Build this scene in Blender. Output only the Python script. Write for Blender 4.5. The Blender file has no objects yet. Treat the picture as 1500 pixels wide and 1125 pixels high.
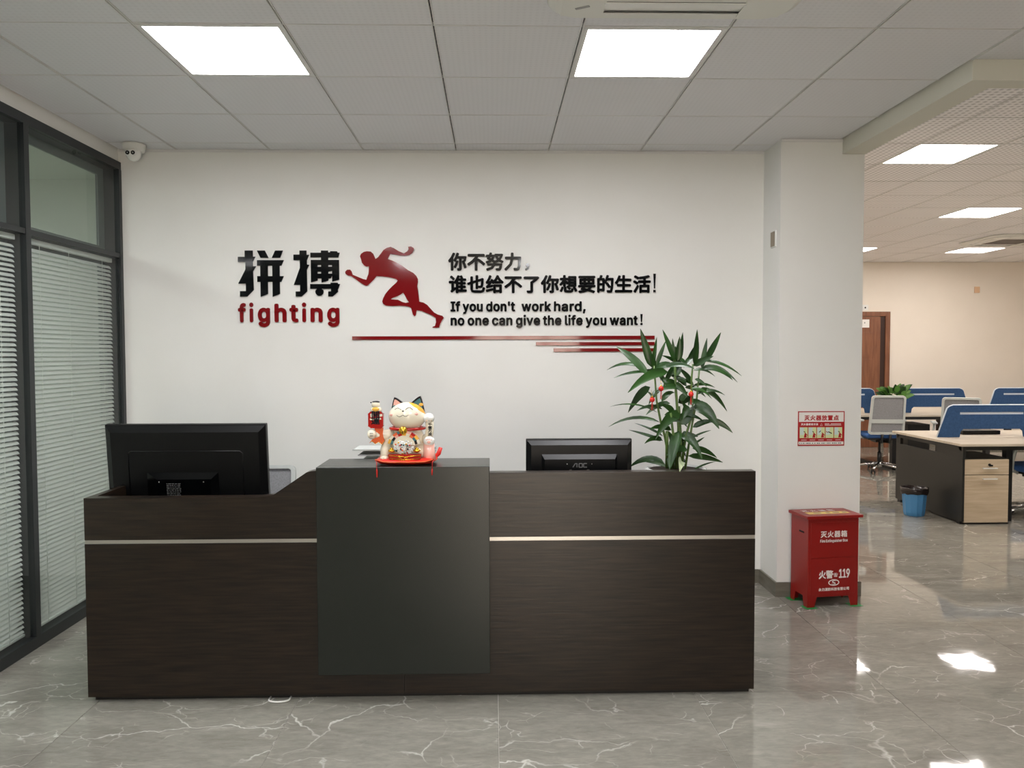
import bpy, math, random
from mathutils import Vector, Matrix
from mathutils.geometry import tessellate_polygon
random.seed(7)
PI = math.pi
C = bpy.context.scene.collection

# ------------------------------------------------------------------ camera
cam_d = bpy.data.cameras.new('camera'); cam = bpy.data.objects.new('camera', cam_d); C.objects.link(cam)
cam_d.sensor_width = 36.0; cam_d.lens = 36.0 * 1159.3 / 1500.0
cam_d.clip_start = 0.05; cam_d.clip_end = 100
def cam_matrix(pitch, yaw, roll, loc):
    f = Vector((math.sin(yaw)*math.cos(pitch), math.cos(yaw)*math.cos(pitch), -math.sin(pitch)))
    r = Vector((math.cos(yaw), -math.sin(yaw), 0)); u = r.cross(f)
    c, s = math.cos(roll), math.sin(roll)
    r2 = c*r + s*u; u2 = -s*r + c*u
    m = Matrix((( r2.x, u2.x, -f.x, loc[0]), (r2.y, u2.y, -f.y, loc[1]), (r2.z, u2.z, -f.z, loc[2]), (0, 0, 0, 1)))
    return m
cam.matrix_world = cam_matrix(0.0389, 0.0237, -0.0026, (0, 0, 1.539))
bpy.context.scene.camera = cam

# ------------------------------------------------------------------ light levels, world, exposure
PANEL_RECEPTION = 34.5      # emission of the LED ceiling panels
PANEL_OFFICE = 27.0
PANEL_SIDE = 62.0
DAYLIGHT = 10.0             # world light let in by the added window in the unseen rear wall
world = bpy.data.worlds.new('world'); bpy.context.scene.world = world; world.use_nodes = True
bg = world.node_tree.nodes['Background']; bg.inputs[0].default_value = (1.0, 0.87, 0.72, 1); bg.inputs[1].default_value = DAYLIGHT
vs = bpy.context.scene.view_settings
bpy.context.scene.display_settings.display_device = 'sRGB'
vs.view_transform = 'Standard'; vs.look = 'None'; vs.gamma = 1; vs.use_curve_mapping = False
vs.exposure = 0.0
bpy.context.scene.cycles.max_bounces = 10
bpy.context.scene.cycles.diffuse_bounces = 5
bpy.context.scene.cycles.transparent_max_bounces = 16
bpy.context.scene.cycles.sample_clamp_indirect = 4

# ------------------------------------------------------------------ materials
def lin(c): 
    c /= 255.0
    return c/12.92 if c <= 0.04045 else ((c+0.055)/1.055)**2.4
def rgb(r, g, b): return (lin(r), lin(g), lin(b), 1)
def mat(name, col, rough=0.5, metal=0.0, spec=0.5, coat=0.0):
    m = bpy.data.materials.new(name); m.use_nodes = True
    b = m.node_tree.nodes['Principled BSDF']
    b.inputs['Base Color'].default_value = col; b.inputs['Roughness'].default_value = rough
    b.inputs['Metallic'].default_value = metal; b.inputs['Specular IOR Level'].default_value = spec
    if coat: b.inputs['Coat Weight'].default_value = coat; b.inputs['Coat Roughness'].default_value = 0.05
    return m
def nd(m, t, **k):
    n = m.node_tree.nodes.new(t)
    for a, v in k.items(): setattr(n, a, v)
    return n
def lk(m, a, b): m.node_tree.links.new(a, b)
def ramp(m, stops):
    r = nd(m, 'ShaderNodeValToRGB'); e = r.color_ramp.elements
    e[0].position, e[0].color = stops[0]; e[1].position, e[1].color = stops[-1]
    for p, c in stops[1:-1]:
        x = e.new(p); x.color = c
    return r
def noisy(name, c1, c2, scale=(1, 1, 1), nscale=4, rough=0.5, spec=0.5, detail=4, bump=0.0, coords='Object', dist=0.0, metal=0.0, bumpscale=None):
    """base colour varies between c1 and c2 with a stretched noise; optional fine bump"""
    m = mat(name, c1, rough, metal, spec)
    b = m.node_tree.nodes['Principled BSDF']
    tc = nd(m, 'ShaderNodeTexCoord'); mp = nd(m, 'ShaderNodeMapping'); mp.inputs['Scale'].default_value = scale
    src = tc.outputs['Object']
    if coords == 'World':
        g = nd(m, 'ShaderNodeNewGeometry'); src = g.outputs['Position']
    lk(m, src, mp.inputs['Vector'])
    n = nd(m, 'ShaderNodeTexNoise'); n.inputs['Scale'].default_value = nscale; n.inputs['Detail'].default_value = detail
    n.inputs['Distortion'].default_value = dist
    lk(m, mp.outputs[0], n.inputs['Vector'])
    r = ramp(m, [(0.3, c1), (0.7, c2)]); lk(m, n.outputs['Fac'], r.inputs[0]); lk(m, r.outputs[0], b.inputs['Base Color'])
    if bump:
        bp = nd(m, 'ShaderNodeBump'); bp.inputs['Strength'].default_value = bump; bp.inputs['Distance'].default_value = 0.002
        if bumpscale:
            n2 = nd(m, 'ShaderNodeTexNoise'); n2.inputs['Scale'].default_value = bumpscale; lk(m, src, n2.inputs['Vector'])
            lk(m, n2.outputs['Fac'], bp.inputs['Height'])
        else: lk(m, n.outputs['Fac'], bp.inputs['Height'])
        lk(m, bp.outputs[0], b.inputs['Normal'])
    return m
def emit(name, col, s):
    m = bpy.data.materials.new(name); m.use_nodes = True; nt = m.node_tree; nt.nodes.clear()
    e = nt.nodes.new('ShaderNodeEmission'); e.inputs[0].default_value = col; e.inputs[1].default_value = s
    o = nt.nodes.new('ShaderNodeOutputMaterial'); nt.links.new(e.outputs[0], o.inputs[0]); return m
def glass(name, tint, rough=0.0, ior=1.5, tintmix=1.0):
    m = bpy.data.materials.new(name); m.use_nodes = True; nt = m.node_tree; nt.nodes.clear()
    t = nt.nodes.new('ShaderNodeBsdfTransparent'); t.inputs[0].default_value = tint
    g = nt.nodes.new('ShaderNodeBsdfGlossy'); g.inputs['Roughness'].default_value = rough
    f = nt.nodes.new('ShaderNodeFresnel'); f.inputs[0].default_value = ior
    mx = nt.nodes.new('ShaderNodeMixShader'); o = nt.nodes.new('ShaderNodeOutputMaterial')
    ge = nt.nodes.new('ShaderNodeNewGeometry'); sub = nt.nodes.new('ShaderNodeMath'); sub.operation = 'SUBTRACT'; sub.inputs[0].default_value = 1.0
    mul = nt.nodes.new('ShaderNodeMath'); mul.operation = 'MULTIPLY'            # a thin sheet mirrors only where light enters it
    nt.links.new(ge.outputs['Backfacing'], sub.inputs[1]); nt.links.new(f.outputs[0], mul.inputs[0]); nt.links.new(sub.outputs[0], mul.inputs[1])
    nt.links.new(mul.outputs[0], mx.inputs[0]); nt.links.new(t.outputs[0], mx.inputs[1]); nt.links.new(g.outputs[0], mx.inputs[2])
    nt.links.new(mx.outputs[0], o.inputs[0]); return m
def marble():
    m = mat('polished grey marble tile', rgb(128, 125, 118), 0.035, 0, 0.5)
    b = m.node_tree.nodes['Principled BSDF']
    g = nd(m, 'ShaderNodeNewGeometry'); oi = nd(m, 'ShaderNodeObjectInfo')
    mul = nd(m, 'ShaderNodeMath', operation='MULTIPLY'); mul.inputs[1].default_value = 37.0; lk(m, oi.outputs['Random'], mul.inputs[0])
    cmb = nd(m, 'ShaderNodeCombineXYZ'); lk(m, mul.outputs[0], cmb.inputs[0]); lk(m, mul.outputs[0], cmb.inputs[2])
    add = nd(m, 'ShaderNodeVectorMath', operation='ADD'); lk(m, g.outputs['Position'], add.inputs[0]); lk(m, cmb.outputs[0], add.inputs[1])
    # cloudy base
    n1 = nd(m, 'ShaderNodeTexNoise'); n1.inputs['Scale'].default_value = 1.7; n1.inputs['Detail'].default_value = 8; n1.inputs['Roughness'].default_value = 0.62; n1.inputs['Distortion'].default_value = 0.8
    mp = nd(m, 'ShaderNodeMapping'); mp.inputs['Rotation'].default_value = (0, 0, 0.5); mp.inputs['Scale'].default_value = (1, 3.0, 1)
    lk(m, add.outputs[0], mp.inputs[0]); lk(m, mp.outputs[0], n1.inputs['Vector'])
    r1 = ramp(m, [(0.25, rgb(126, 122, 114)), (0.5, rgb(141, 138, 129)), (0.8, rgb(157, 154, 145))]); lk(m, n1.outputs['Fac'], r1.inputs[0])
    nf = nd(m, 'ShaderNodeTexNoise'); nf.inputs['Scale'].default_value = 16; nf.inputs['Detail'].default_value = 7; nf.inputs['Roughness'].default_value = 0.7; nf.inputs['Distortion'].default_value = 0.5
    lk(m, mp.outputs[0], nf.inputs['Vector']); rf = ramp(m, [(0.3, (0.80, 0.80, 0.79, 1)), (0.72, (1.13, 1.13, 1.12, 1))]); lk(m, nf.outputs['Fac'], rf.inputs[0])
    mf = nd(m, 'ShaderNodeMixRGB', blend_type='MULTIPLY'); mf.inputs['Fac'].default_value = 1.0; lk(m, r1.outputs[0], mf.inputs['Color1']); lk(m, rf.outputs[0], mf.inputs['Color2'])
    # thin veins: edges of warped cells, kept only where a mask lets them
    nw = nd(m, 'ShaderNodeTexNoise'); nw.inputs['Scale'].default_value = 2.2; nw.inputs['Detail'].default_value = 5; lk(m, add.outputs[0], nw.inputs['Vector'])
    sc = nd(m, 'ShaderNodeVectorMath', operation='SCALE'); sc.inputs['Scale'].default_value = 0.55; lk(m, nw.outputs['Color'], sc.inputs[0])
    ad2 = nd(m, 'ShaderNodeVectorMath', operation='ADD'); lk(m, add.outputs[0], ad2.inputs[0]); lk(m, sc.outputs[0], ad2.inputs[1])
    out = None
    for (s, w, rot, k) in ((1.5, 0.012, 0.6, 0.8), (4.2, 0.018, -0.4, 0.45)):
        mp2 = nd(m, 'ShaderNodeMapping'); mp2.inputs['Rotation'].default_value = (0, 0, rot); mp2.inputs['Scale'].default_value = (1, 1.7, 1)
        lk(m, ad2.outputs[0], mp2.inputs[0])
        v = nd(m, 'ShaderNodeTexVoronoi', feature='DISTANCE_TO_EDGE'); v.inputs['Scale'].default_value = s; lk(m, mp2.outputs[0], v.inputs['Vector'])
        rr = ramp(m, [(0.0, (1, 1, 1, 1)), (w, (0, 0, 0, 1))]); lk(m, v.outputs['Distance'], rr.inputs[0])
        nm = nd(m, 'ShaderNodeTexNoise'); nm.inputs['Scale'].default_value = s*1.3; lk(m, add.outputs[0], nm.inputs['Vector'])
        rm = ramp(m, [(0.48, (0, 0, 0, 1)), (0.62, (k, k, k, 1))]); lk(m, nm.outputs['Fac'], rm.inputs[0])
        mu = nd(m, 'ShaderNodeMath', operation='MULTIPLY'); lk(m, rr.outputs[0], mu.inputs[0]); lk(m, rm.outputs[0], mu.inputs[1])
        if out is None: out = mu.outputs[0]
        else:
            a = nd(m, 'ShaderNodeMath', operation='MAXIMUM'); lk(m, out, a.inputs[0]); lk(m, mu.outputs[0], a.inputs[1]); out = a.outputs[0]
    mx = nd(m, 'ShaderNodeMixRGB'); mx.inputs['Color2'].default_value = rgb(222, 219, 210)
    lk(m, out, mx.inputs['Fac']); lk(m, mf.outputs[0], mx.inputs['Color1']); lk(m, mx.outputs[0], b.inputs['Base Color'])
    nb = nd(m, 'ShaderNodeTexNoise'); nb.inputs['Scale'].default_value = 5.0; nb.inputs['Detail'].default_value = 2; lk(m, g.outputs['Position'], nb.inputs['Vector'])
    bp = nd(m, 'ShaderNodeBump'); bp.inputs['Strength'].default_value = 0.12; bp.inputs['Distance'].default_value = 0.004
    lk(m, nb.outputs['Fac'], bp.inputs['Height']); lk(m, bp.outputs[0], b.inputs['Normal'])
    return m
def tile_dots(name, c1, c2, pitch, strength):
    """white metal ceiling tile with a fine embossed diagonal pattern"""
    m = mat(name, c1, 0.45, 0, 0.4); b = m.node_tree.nodes['Principled BSDF']
    g = nd(m, 'ShaderNodeNewGeometry'); sep = nd(m, 'ShaderNodeSeparateXYZ'); lk(m, g.outputs['Position'], sep.inputs[0])
    outs = []
    for sgn in (1, -1):
        a = nd(m, 'ShaderNodeMath', operation='MULTIPLY_ADD'); a.inputs[1].default_value = sgn; lk(m, sep.outputs['Y'], a.inputs[0]); lk(m, sep.outputs['X'], a.inputs[2])
        s = nd(m, 'ShaderNodeMath', operation='MULTIPLY'); s.inputs[1].default_value = 2*PI/pitch; lk(m, a.outputs[0], s.inputs[0])
        si = nd(m, 'ShaderNodeMath', operation='SINE'); lk(m, s.outputs[0], si.inputs[0]); outs.append(si.outputs[0])
    mu = nd(m, 'ShaderNodeMath', operation='MULTIPLY'); lk(m, outs[0], mu.inputs[0]); lk(m, outs[1], mu.inputs[1])
    r = ramp(m, [(0.0, c2), (0.5, c1)]); ma = nd(m, 'ShaderNodeMath', operation='MULTIPLY_ADD'); ma.inputs[1].default_value = 0.5; ma.inputs[2].default_value = 0.5
    lk(m, mu.outputs[0], ma.inputs[0]); lk(m, ma.outputs[0], r.inputs[0]); lk(m, r.outputs[0], b.inputs['Base Color'])
    bp = nd(m, 'ShaderNodeBump'); bp.inputs['Strength'].default_value = strength; bp.inputs['Distance'].default_value = 0.003
    lk(m, ma.outputs[0], bp.inputs['Height']); lk(m, bp.outputs[0], b.inputs['Normal'])
    return m

M = {}
M['wall'] = noisy('white wall paint', rgb(229, 228, 223), rgb(232, 231, 227), nscale=3, rough=0.85, spec=0.2, bump=0.05, bumpscale=160, coords='World')
M['office_wall'] = noisy('cream wall paint', rgb(234, 225, 212), rgb(238, 229, 217), nscale=2, rough=0.85, spec=0.2, coords='World')
M['side_wall'] = mat('grey green wall paint', rgb(200, 205, 198), 0.9, 0, 0.1)
M['marble'] = marble()
M['grout'] = mat('light grout', rgb(196, 192, 182), 0.6)
M['tile'] = tile_dots('satin white ceiling tile', rgb(226, 226, 229), rgb(220, 220, 223), 0.05, 0.08)
M['tile2'] = tile_dots('embossed white ceiling tile', rgb(250, 248, 249), rgb(182, 180, 181), 0.085, 0.5)  # light and dark diagonals imitate moire over fine perforation
M['grid'] = mat('white grid bar', rgb(222, 221, 219), 0.4)
M['void'] = mat('dark ceiling void', rgb(14, 14, 14), 0.9)
M['led'] = emit('led diffuser', (0.99, 0.98, 1.0, 1), PANEL_RECEPTION)
M['led_office'] = emit('led diffuser office', (1, 0.93, 0.88, 1), PANEL_OFFICE)
M['led_side'] = emit('led diffuser side room', (0.98, 1, 0.975, 1), PANEL_SIDE)  # for lamps added out of view to brighten the side room
M['white_plastic'] = mat('white plastic', rgb(226, 226, 220), 0.4)
M['white_gloss'] = mat('white gloss plastic', rgb(236, 236, 232), 0.2)
M['beam'] = mat('beam paint', rgb(218, 216, 204), 0.8, 0, 0.2)
M['skirt'] = noisy('brown grey skirting tile', rgb(104, 100, 90), rgb(124, 119, 108), scale=(1, 1, 6), nscale=5, rough=0.2, coords='World')
M['wood_dark'] = noisy('dark oak laminate', rgb(12, 8, 5), rgb(44, 33, 24), scale=(1.5, 1.5, 26), nscale=3.2, rough=0.30, spec=0.42, detail=8, dist=0.35, bump=0.2)
M['charcoal'] = mat('charcoal matt laminate', rgb(24, 29, 25), 0.27, 0, 0.5)
M['rear_panel'] = mat('grey brown rear panelling', rgb(112, 106, 98), 0.7)  # unseen wall, tone made up to cut bounce and reflections
M['wall_dark'] = mat('dark rear wall', rgb(58, 58, 54), 0.7)  # unseen wall, darkened so the left of the desk mirrors dark
M['plinth'] = mat('black plinth', rgb(22, 21, 20), 0.5)
M['strip'] = mat('brushed aluminium strip', rgb(196, 192, 186), 0.32, 0.9)
M['black_plastic'] = noisy('black monitor plastic', rgb(5, 6, 7), rgb(8, 9, 10), nscale=60, rough=0.40, spec=0.3)
M['black_gloss'] = mat('black gloss', rgb(5, 6, 7), 0.18, 0, 0.3)
M['screen_glass'] = mat('dark screen', rgb(8, 9, 11), 0.1)
M['label_print'] = mat('pale print', rgb(120, 120, 120), 0.6)
M['acrylic_black'] = mat('black acrylic', rgb(12, 14, 16), 0.06, 0, 0.5)
M['acrylic_red'] = mat('dark red acrylic', rgb(122, 18, 22), 0.07, 0, 0.5)
M['frame_black'] = mat('black aluminium frame', rgb(34, 38, 40), 0.35, 0.2)
M['frame_inner'] = mat('grey inner frame', rgb(84, 92, 90), 0.5)
M['pane'] = glass('clear pane', (0.94, 0.96, 0.95, 1))
M['blind'] = mat('pale aluminium blind', rgb(196, 199, 194), 0.45, 0, 0.4)
M['cord'] = mat('blind cord', rgb(214, 218, 210), 0.8)
M['red_box'] = mat('red powder coat', rgb(140, 18, 14), 0.34, 0, 0.5)
M['white_print'] = mat('white print', rgb(235, 228, 224), 0.5)
M['yellow_print'] = mat('yellow sticker', rgb(232, 206, 120), 0.5)
M['black_print'] = mat('black print', rgb(24, 22, 22), 0.5)
M['red_print'] = mat('red print', rgb(170, 20, 24), 0.45)
M['paper_white'] = mat('poster white', rgb(232, 228, 222), 0.4)
M['pic_green'] = mat('poster pale green', rgb(206, 216, 160), 0.5)
M['pic_blue'] = mat('poster pale blue', rgb(196, 214, 210), 0.5)
M['green_tape'] = mat('green tape', rgb(22, 130, 62), 0.5)
M['slot'] = mat('slot dark', rgb(20, 10, 10), 0.8)
M['leaf'] = noisy('dark green leaf', rgb(17, 44, 14), rgb(44, 82, 28), scale=(1, 1, 1), nscale=9, rough=0.34, spec=0.5)
M['leaf_light'] = noisy('fresh green leaf', rgb(70, 120, 44), rgb(104, 150, 66), nscale=9, rough=0.35)
M['leaf_pale'] = noisy('variegated leaf', rgb(86, 118, 58), rgb(200, 208, 170), scale=(8, 1, 1), nscale=5, rough=0.4)
M['stem'] = noisy('green cane', rgb(62, 92, 34), rgb(96, 120, 58), scale=(1, 1, 10), nscale=4, rough=0.4)
M['pot_navy'] = mat('navy glazed pot', rgb(24, 34, 62), 0.15)
M['pot_white'] = mat('white glazed pot', rgb(224, 226, 224), 0.2)
M['soil'] = mat('potting soil', rgb(50, 38, 28), 0.95)
M['red_thread'] = mat('red ornament', rgb(206, 32, 22), 0.5)
M['cream'] = mat('cream ceramic', rgb(238, 230, 208), 0.14, 0, 0.5, 0.5)
M['cream_pink'] = mat('pink ceramic', rgb(242, 184, 168), 0.16, 0, 0.5, 0.4)
M['ceramic_black'] = mat('black ceramic', rgb(26, 24, 30), 0.15)
M['ceramic_red'] = mat('red ceramic', rgb(176, 30, 24), 0.16, 0, 0.5, 0.4)
M['ceramic_orange'] = mat('orange ceramic', rgb(224, 104, 58), 0.2)
M['ceramic_teal'] = mat('teal ceramic', rgb(70, 116, 122), 0.2)
M['gold'] = mat('gold', rgb(226, 178, 58), 0.22, 0.9)
M['yellow'] = mat('amber ceramic', rgb(240, 184, 76), 0.2)
M['cushion_red'] = noisy('red satin', rgb(206, 26, 18), rgb(232, 46, 26), nscale=30, rough=0.4)
M['blue_fabric'] = noisy('blue felt', rgb(44, 72, 108), rgb(54, 84, 124), nscale=60, rough=0.8, spec=0.2)
M['blue_edge'] = mat('pale screen edge', rgb(206, 216, 226), 0.4)
M['desk_wood'] = noisy('light oak laminate', rgb(186, 166, 138), rgb(208, 190, 164), scale=(1, 1, 14), nscale=3, rough=0.4, detail=6, dist=0.4)
M['top_wood'] = noisy('light oak worktop', rgb(186, 174, 156), rgb(206, 194, 176), scale=(1, 14, 1), nscale=3, rough=0.35, detail=6, dist=0.4)
M['office_dark'] = mat('charcoal steel', rgb(30, 30, 28), 0.45)
M['chair_grey'] = mat('light grey nylon', rgb(196, 200, 196), 0.45)
M['chair_mesh'] = noisy('grey chair mesh', rgb(128, 128, 130), rgb(150, 150, 152), nscale=120, rough=0.8)
M['chair_blue'] = noisy('blue seat fabric', rgb(52, 92, 154), rgb(66, 108, 170), nscale=60, rough=0.85)
M['chrome'] = mat('chrome', rgb(220, 220, 222), 0.12, 1.0)
M['caster'] = mat('black caster', rgb(20, 20, 22), 0.4)
M['bin_blue'] = mat('blue bin plastic', rgb(78, 142, 196), 0.35)
M['bag_black'] = mat('black bin bag', rgb(30, 22, 22), 0.25)
M['door_wood'] = noisy('brown veneer', rgb(112, 68, 46), rgb(138, 90, 62), scale=(10, 10, 1), nscale=3, rough=0.4, detail=6, dist=0.4)
M['door_gap'] = mat('dark door reveal', rgb(52, 28, 18), 0.6)
M['fade_orange'] = mat('orange beige plate', rgb(220, 184, 150), 0.6)
M['beige_plate'] = mat('tan plate', rgb(134, 120, 102), 0.4)
M['grille'] = noisy('grey grille', rgb(150, 142, 136), rgb(120, 112, 108), scale=(60, 60, 1), nscale=4, rough=0.6)
M['vane'] = mat('vane grey', rgb(150, 150, 148), 0.5)

# ------------------------------------------------------------------ mesh builder
class MB:
    def __init__(s): s.v = []; s.f = []; s.sm = []
    def add(s, v, f, smooth=False):
        n = len(s.v); s.v += [tuple(p) for p in v]; s.f += [tuple(i+n for i in q) for q in f]; s.sm += [smooth]*len(f); return s
    def box(s, x0, x1, y0, y1, z0, z1):
        return s.add([(x0,y0,z0),(x1,y0,z0),(x1,y1,z0),(x0,y1,z0),(x0,y0,z1),(x1,y0,z1),(x1,y1,z1),(x0,y1,z1)],
                     [(0,3,2,1),(4,5,6,7),(0,1,5,4),(1,2,6,5),(2,3,7,6),(3,0,4,7)])
    def cbox(s, c, d, rot=None):
        x, y, z = (k/2 for k in d); m = MB(); m.box(-x, x, -y, y, -z, z)
        R = rot if rot is not None else Matrix.Identity(3)
        return s.add([R @ Vector(p) + Vector(c) for p in m.v], m.f)
    def prism(s, contours, y0, y1, plane='xz'):
        """contours in a plane (first outer, rest holes or islands), extruded between y0 and y1"""
        def inside(p, c):
            r = False
            for i in range(len(c)):
                (x1, z1), (x2, z2) = c[i], c[i-1]
                if (z1 > p[1]) != (z2 > p[1]) and p[0] < (x2-x1)*(p[1]-z1)/(z2-z1)+x1: r = not r
            return r
        outers = [c for c in contours if not any(inside(c[0], d) for d in contours if d is not c)]
        if len(outers) > 1:                      # separate islands are filled one by one
            for o in outers: s.prism([o]+[c for c in contours if c not in outers and inside(c[0], o)], y0, y1, plane)
            return s
        L = [[Vector((a, b, 0)) for a, b in c] for c in contours]
        tris = tessellate_polygon(L); flat = [p for c in L for p in c]; n = len(flat)
        def put(p, h):
            if plane == 'xz': return (p.x, h, p.y)
            if plane == 'xy': return (p.x, p.y, h)
            return (h, p.x, p.y)
        vs_ = [put(p, y0) for p in flat] + [put(p, y1) for p in flat]; fs = []
        for t in tris: fs.append(tuple(t)); fs.append(tuple(i+n for i in reversed(t)))
        k = 0
        for c in L:
            m = len(c)
            for i in range(m):
                a, b = k+i, k+(i+1) % m; fs.append((a, b, b+n, a+n))
            k += m
        return s.add(vs_, fs)
    def tube(s, pts, r, n=8, cap=True, smooth=True):
        pts = [Vector(p) for p in pts]; R = r if isinstance(r, (list, tuple)) else [r]*len(pts); vs_ = []; fs = []
        up = None
        for i, p in enumerate(pts):
            d = (pts[min(i+1, len(pts)-1)] - pts[max(i-1, 0)]).normalized()
            if up is None: up = d.orthogonal().normalized()
            up = (up - d*up.dot(d))
            up = up.normalized() if up.length > 1e-6 else d.orthogonal().normalized()
            w = d.cross(up)
            for k in range(n):
                a = 2*PI*k/n; vs_.append(p + (up*math.cos(a) + w*math.sin(a))*R[i])
        for i in range(len(pts)-1):
            for k in range(n):
                a = i*n+k; b = i*n+(k+1) % n; fs.append((a, b, b+n, a+n))
        if cap: fs.append(tuple(range(n))[::-1]); fs.append(tuple(range((len(pts)-1)*n, len(pts)*n)))
        return s.add(vs_, fs, smooth)
    def ell(s, c, r, nu=16, nv=10, rot=None, vmin=0.0, vmax=1.0):
        vs_ = []; fs = []; R = rot if rot is not None else Matrix.Identity(3)
        for j in range(nv+1):
            t = PI*(vmin+(vmax-vmin)*j/nv)
            for i in range(nu):
                a = 2*PI*i/nu
                p = Vector((r[0]*math.sin(t)*math.cos(a), r[1]*math.sin(t)*math.sin(a), r[2]*math.cos(t)))
                vs_.append(R @ p + Vector(c))
        for j in range(nv):
            for i in range(nu):
                a = j*nu+i; b = j*nu+(i+1) % nu; fs.append((a, a+nu, b+nu, b))
        return s.add(vs_, fs, True)
    def lathe(s, prof, n=24, c=(0, 0, 0), smooth=True, cap=True):
        vs_ = []; fs = []
        for r, z in prof:
            for i in range(n):
                a = 2*PI*i/n; vs_.append((c[0]+r*math.cos(a), c[1]+r*math.sin(a), c[2]+z))
        for j in range(len(prof)-1):
            for i in range(n):
                a = j*n+i; b = j*n+(i+1) % n; fs.append((a, b, b+n, a+n))
        if cap: fs.append(tuple(range(n))[::-1]); fs.append(tuple(range((len(prof)-1)*n, len(prof)*n)))
        return s.add(vs_, fs, smooth)
    def torus(s, c, R, r, n=24, m=8, sx=1, sy=1):
        pts = [(c[0]+R*sx*math.cos(2*PI*i/n), c[1]+R*sy*math.sin(2*PI*i/n), c[2]) for i in range(n+1)]
        return s.tube(pts, r, m, False)
    def xf(s, mtx, i0=0):
        for i in range(i0, len(s.v)): s.v[i] = tuple(mtx @ Vector(s.v[i]))
        return s
    def mesh(s, name, m):
        me = bpy.data.meshes.new(name); me.from_pydata(s.v, [], s.f); me.materials.append(m)
        me.polygons.foreach_set('use_smooth', s.sm); me.update(); return me
    def build(s, name, m, parent=None, bevel=0.0, seg=2, loc=None, subsurf=0):
        o = bpy.data.objects.new(name, s.mesh(name, m)); C.objects.link(o)
        if parent is not None: o.parent = parent
        if loc: o.location = loc
        if bevel:
            b = o.modifiers.new('bevel', 'BEVEL'); b.width = bevel; b.segments = seg; b.limit_method = 'ANGLE'; b.angle_limit = 0.6
        if subsurf:
            b = o.modifiers.new('sub', 'SUBSURF'); b.levels = subsurf; b.render_levels = subsurf
        return o
def B(x0, x1, y0, y1, z0, z1): return MB().box(x0, x1, y0, y1, z0, z1)
def thing(name, label, cat, loc=(0, 0, 0), rz=0, group=None):
    o = bpy.data.objects.new(name, None); C.objects.link(o); o.empty_display_size = 0.1
    o.location = loc; o.rotation_euler = (0, 0, rz); o['label'] = label; o['category'] = cat
    if group: o['group'] = group
    return o
def tag(o, label, cat, group=None):
    o['label'] = label; o['category'] = cat
    if group: o['group'] = group
    return o
def struct(name, mb, m, label=None, parent=None, bevel=0):
    o = mb.build(name, m, parent, bevel)
    if parent is None: o['kind'] = 'structure'; o['category'] = name.split('_')[0]
    if label: o['label'] = label
    return o
def share(name, me, parent, loc=(0, 0, 0), rot=None, scale=None):
    o = bpy.data.objects.new(name, me); C.objects.link(o); o.parent = parent; o.location = loc
    if rot: o.rotation_euler = rot
    if scale: o.scale = scale
    return o
def copy_thing(src, loc, rz, label, group=None):
    r = src.copy(); C.objects.link(r); r.location = loc; r.rotation_euler = (0, 0, rz); r['label'] = label
    if group: r['group'] = group
    for ch in list(src.children):
        c = ch.copy(); C.objects.link(c); c.parent = r
        for g in list(ch.children):
            d = g.copy(); C.objects.link(d); d.parent = c
    return r

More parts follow.
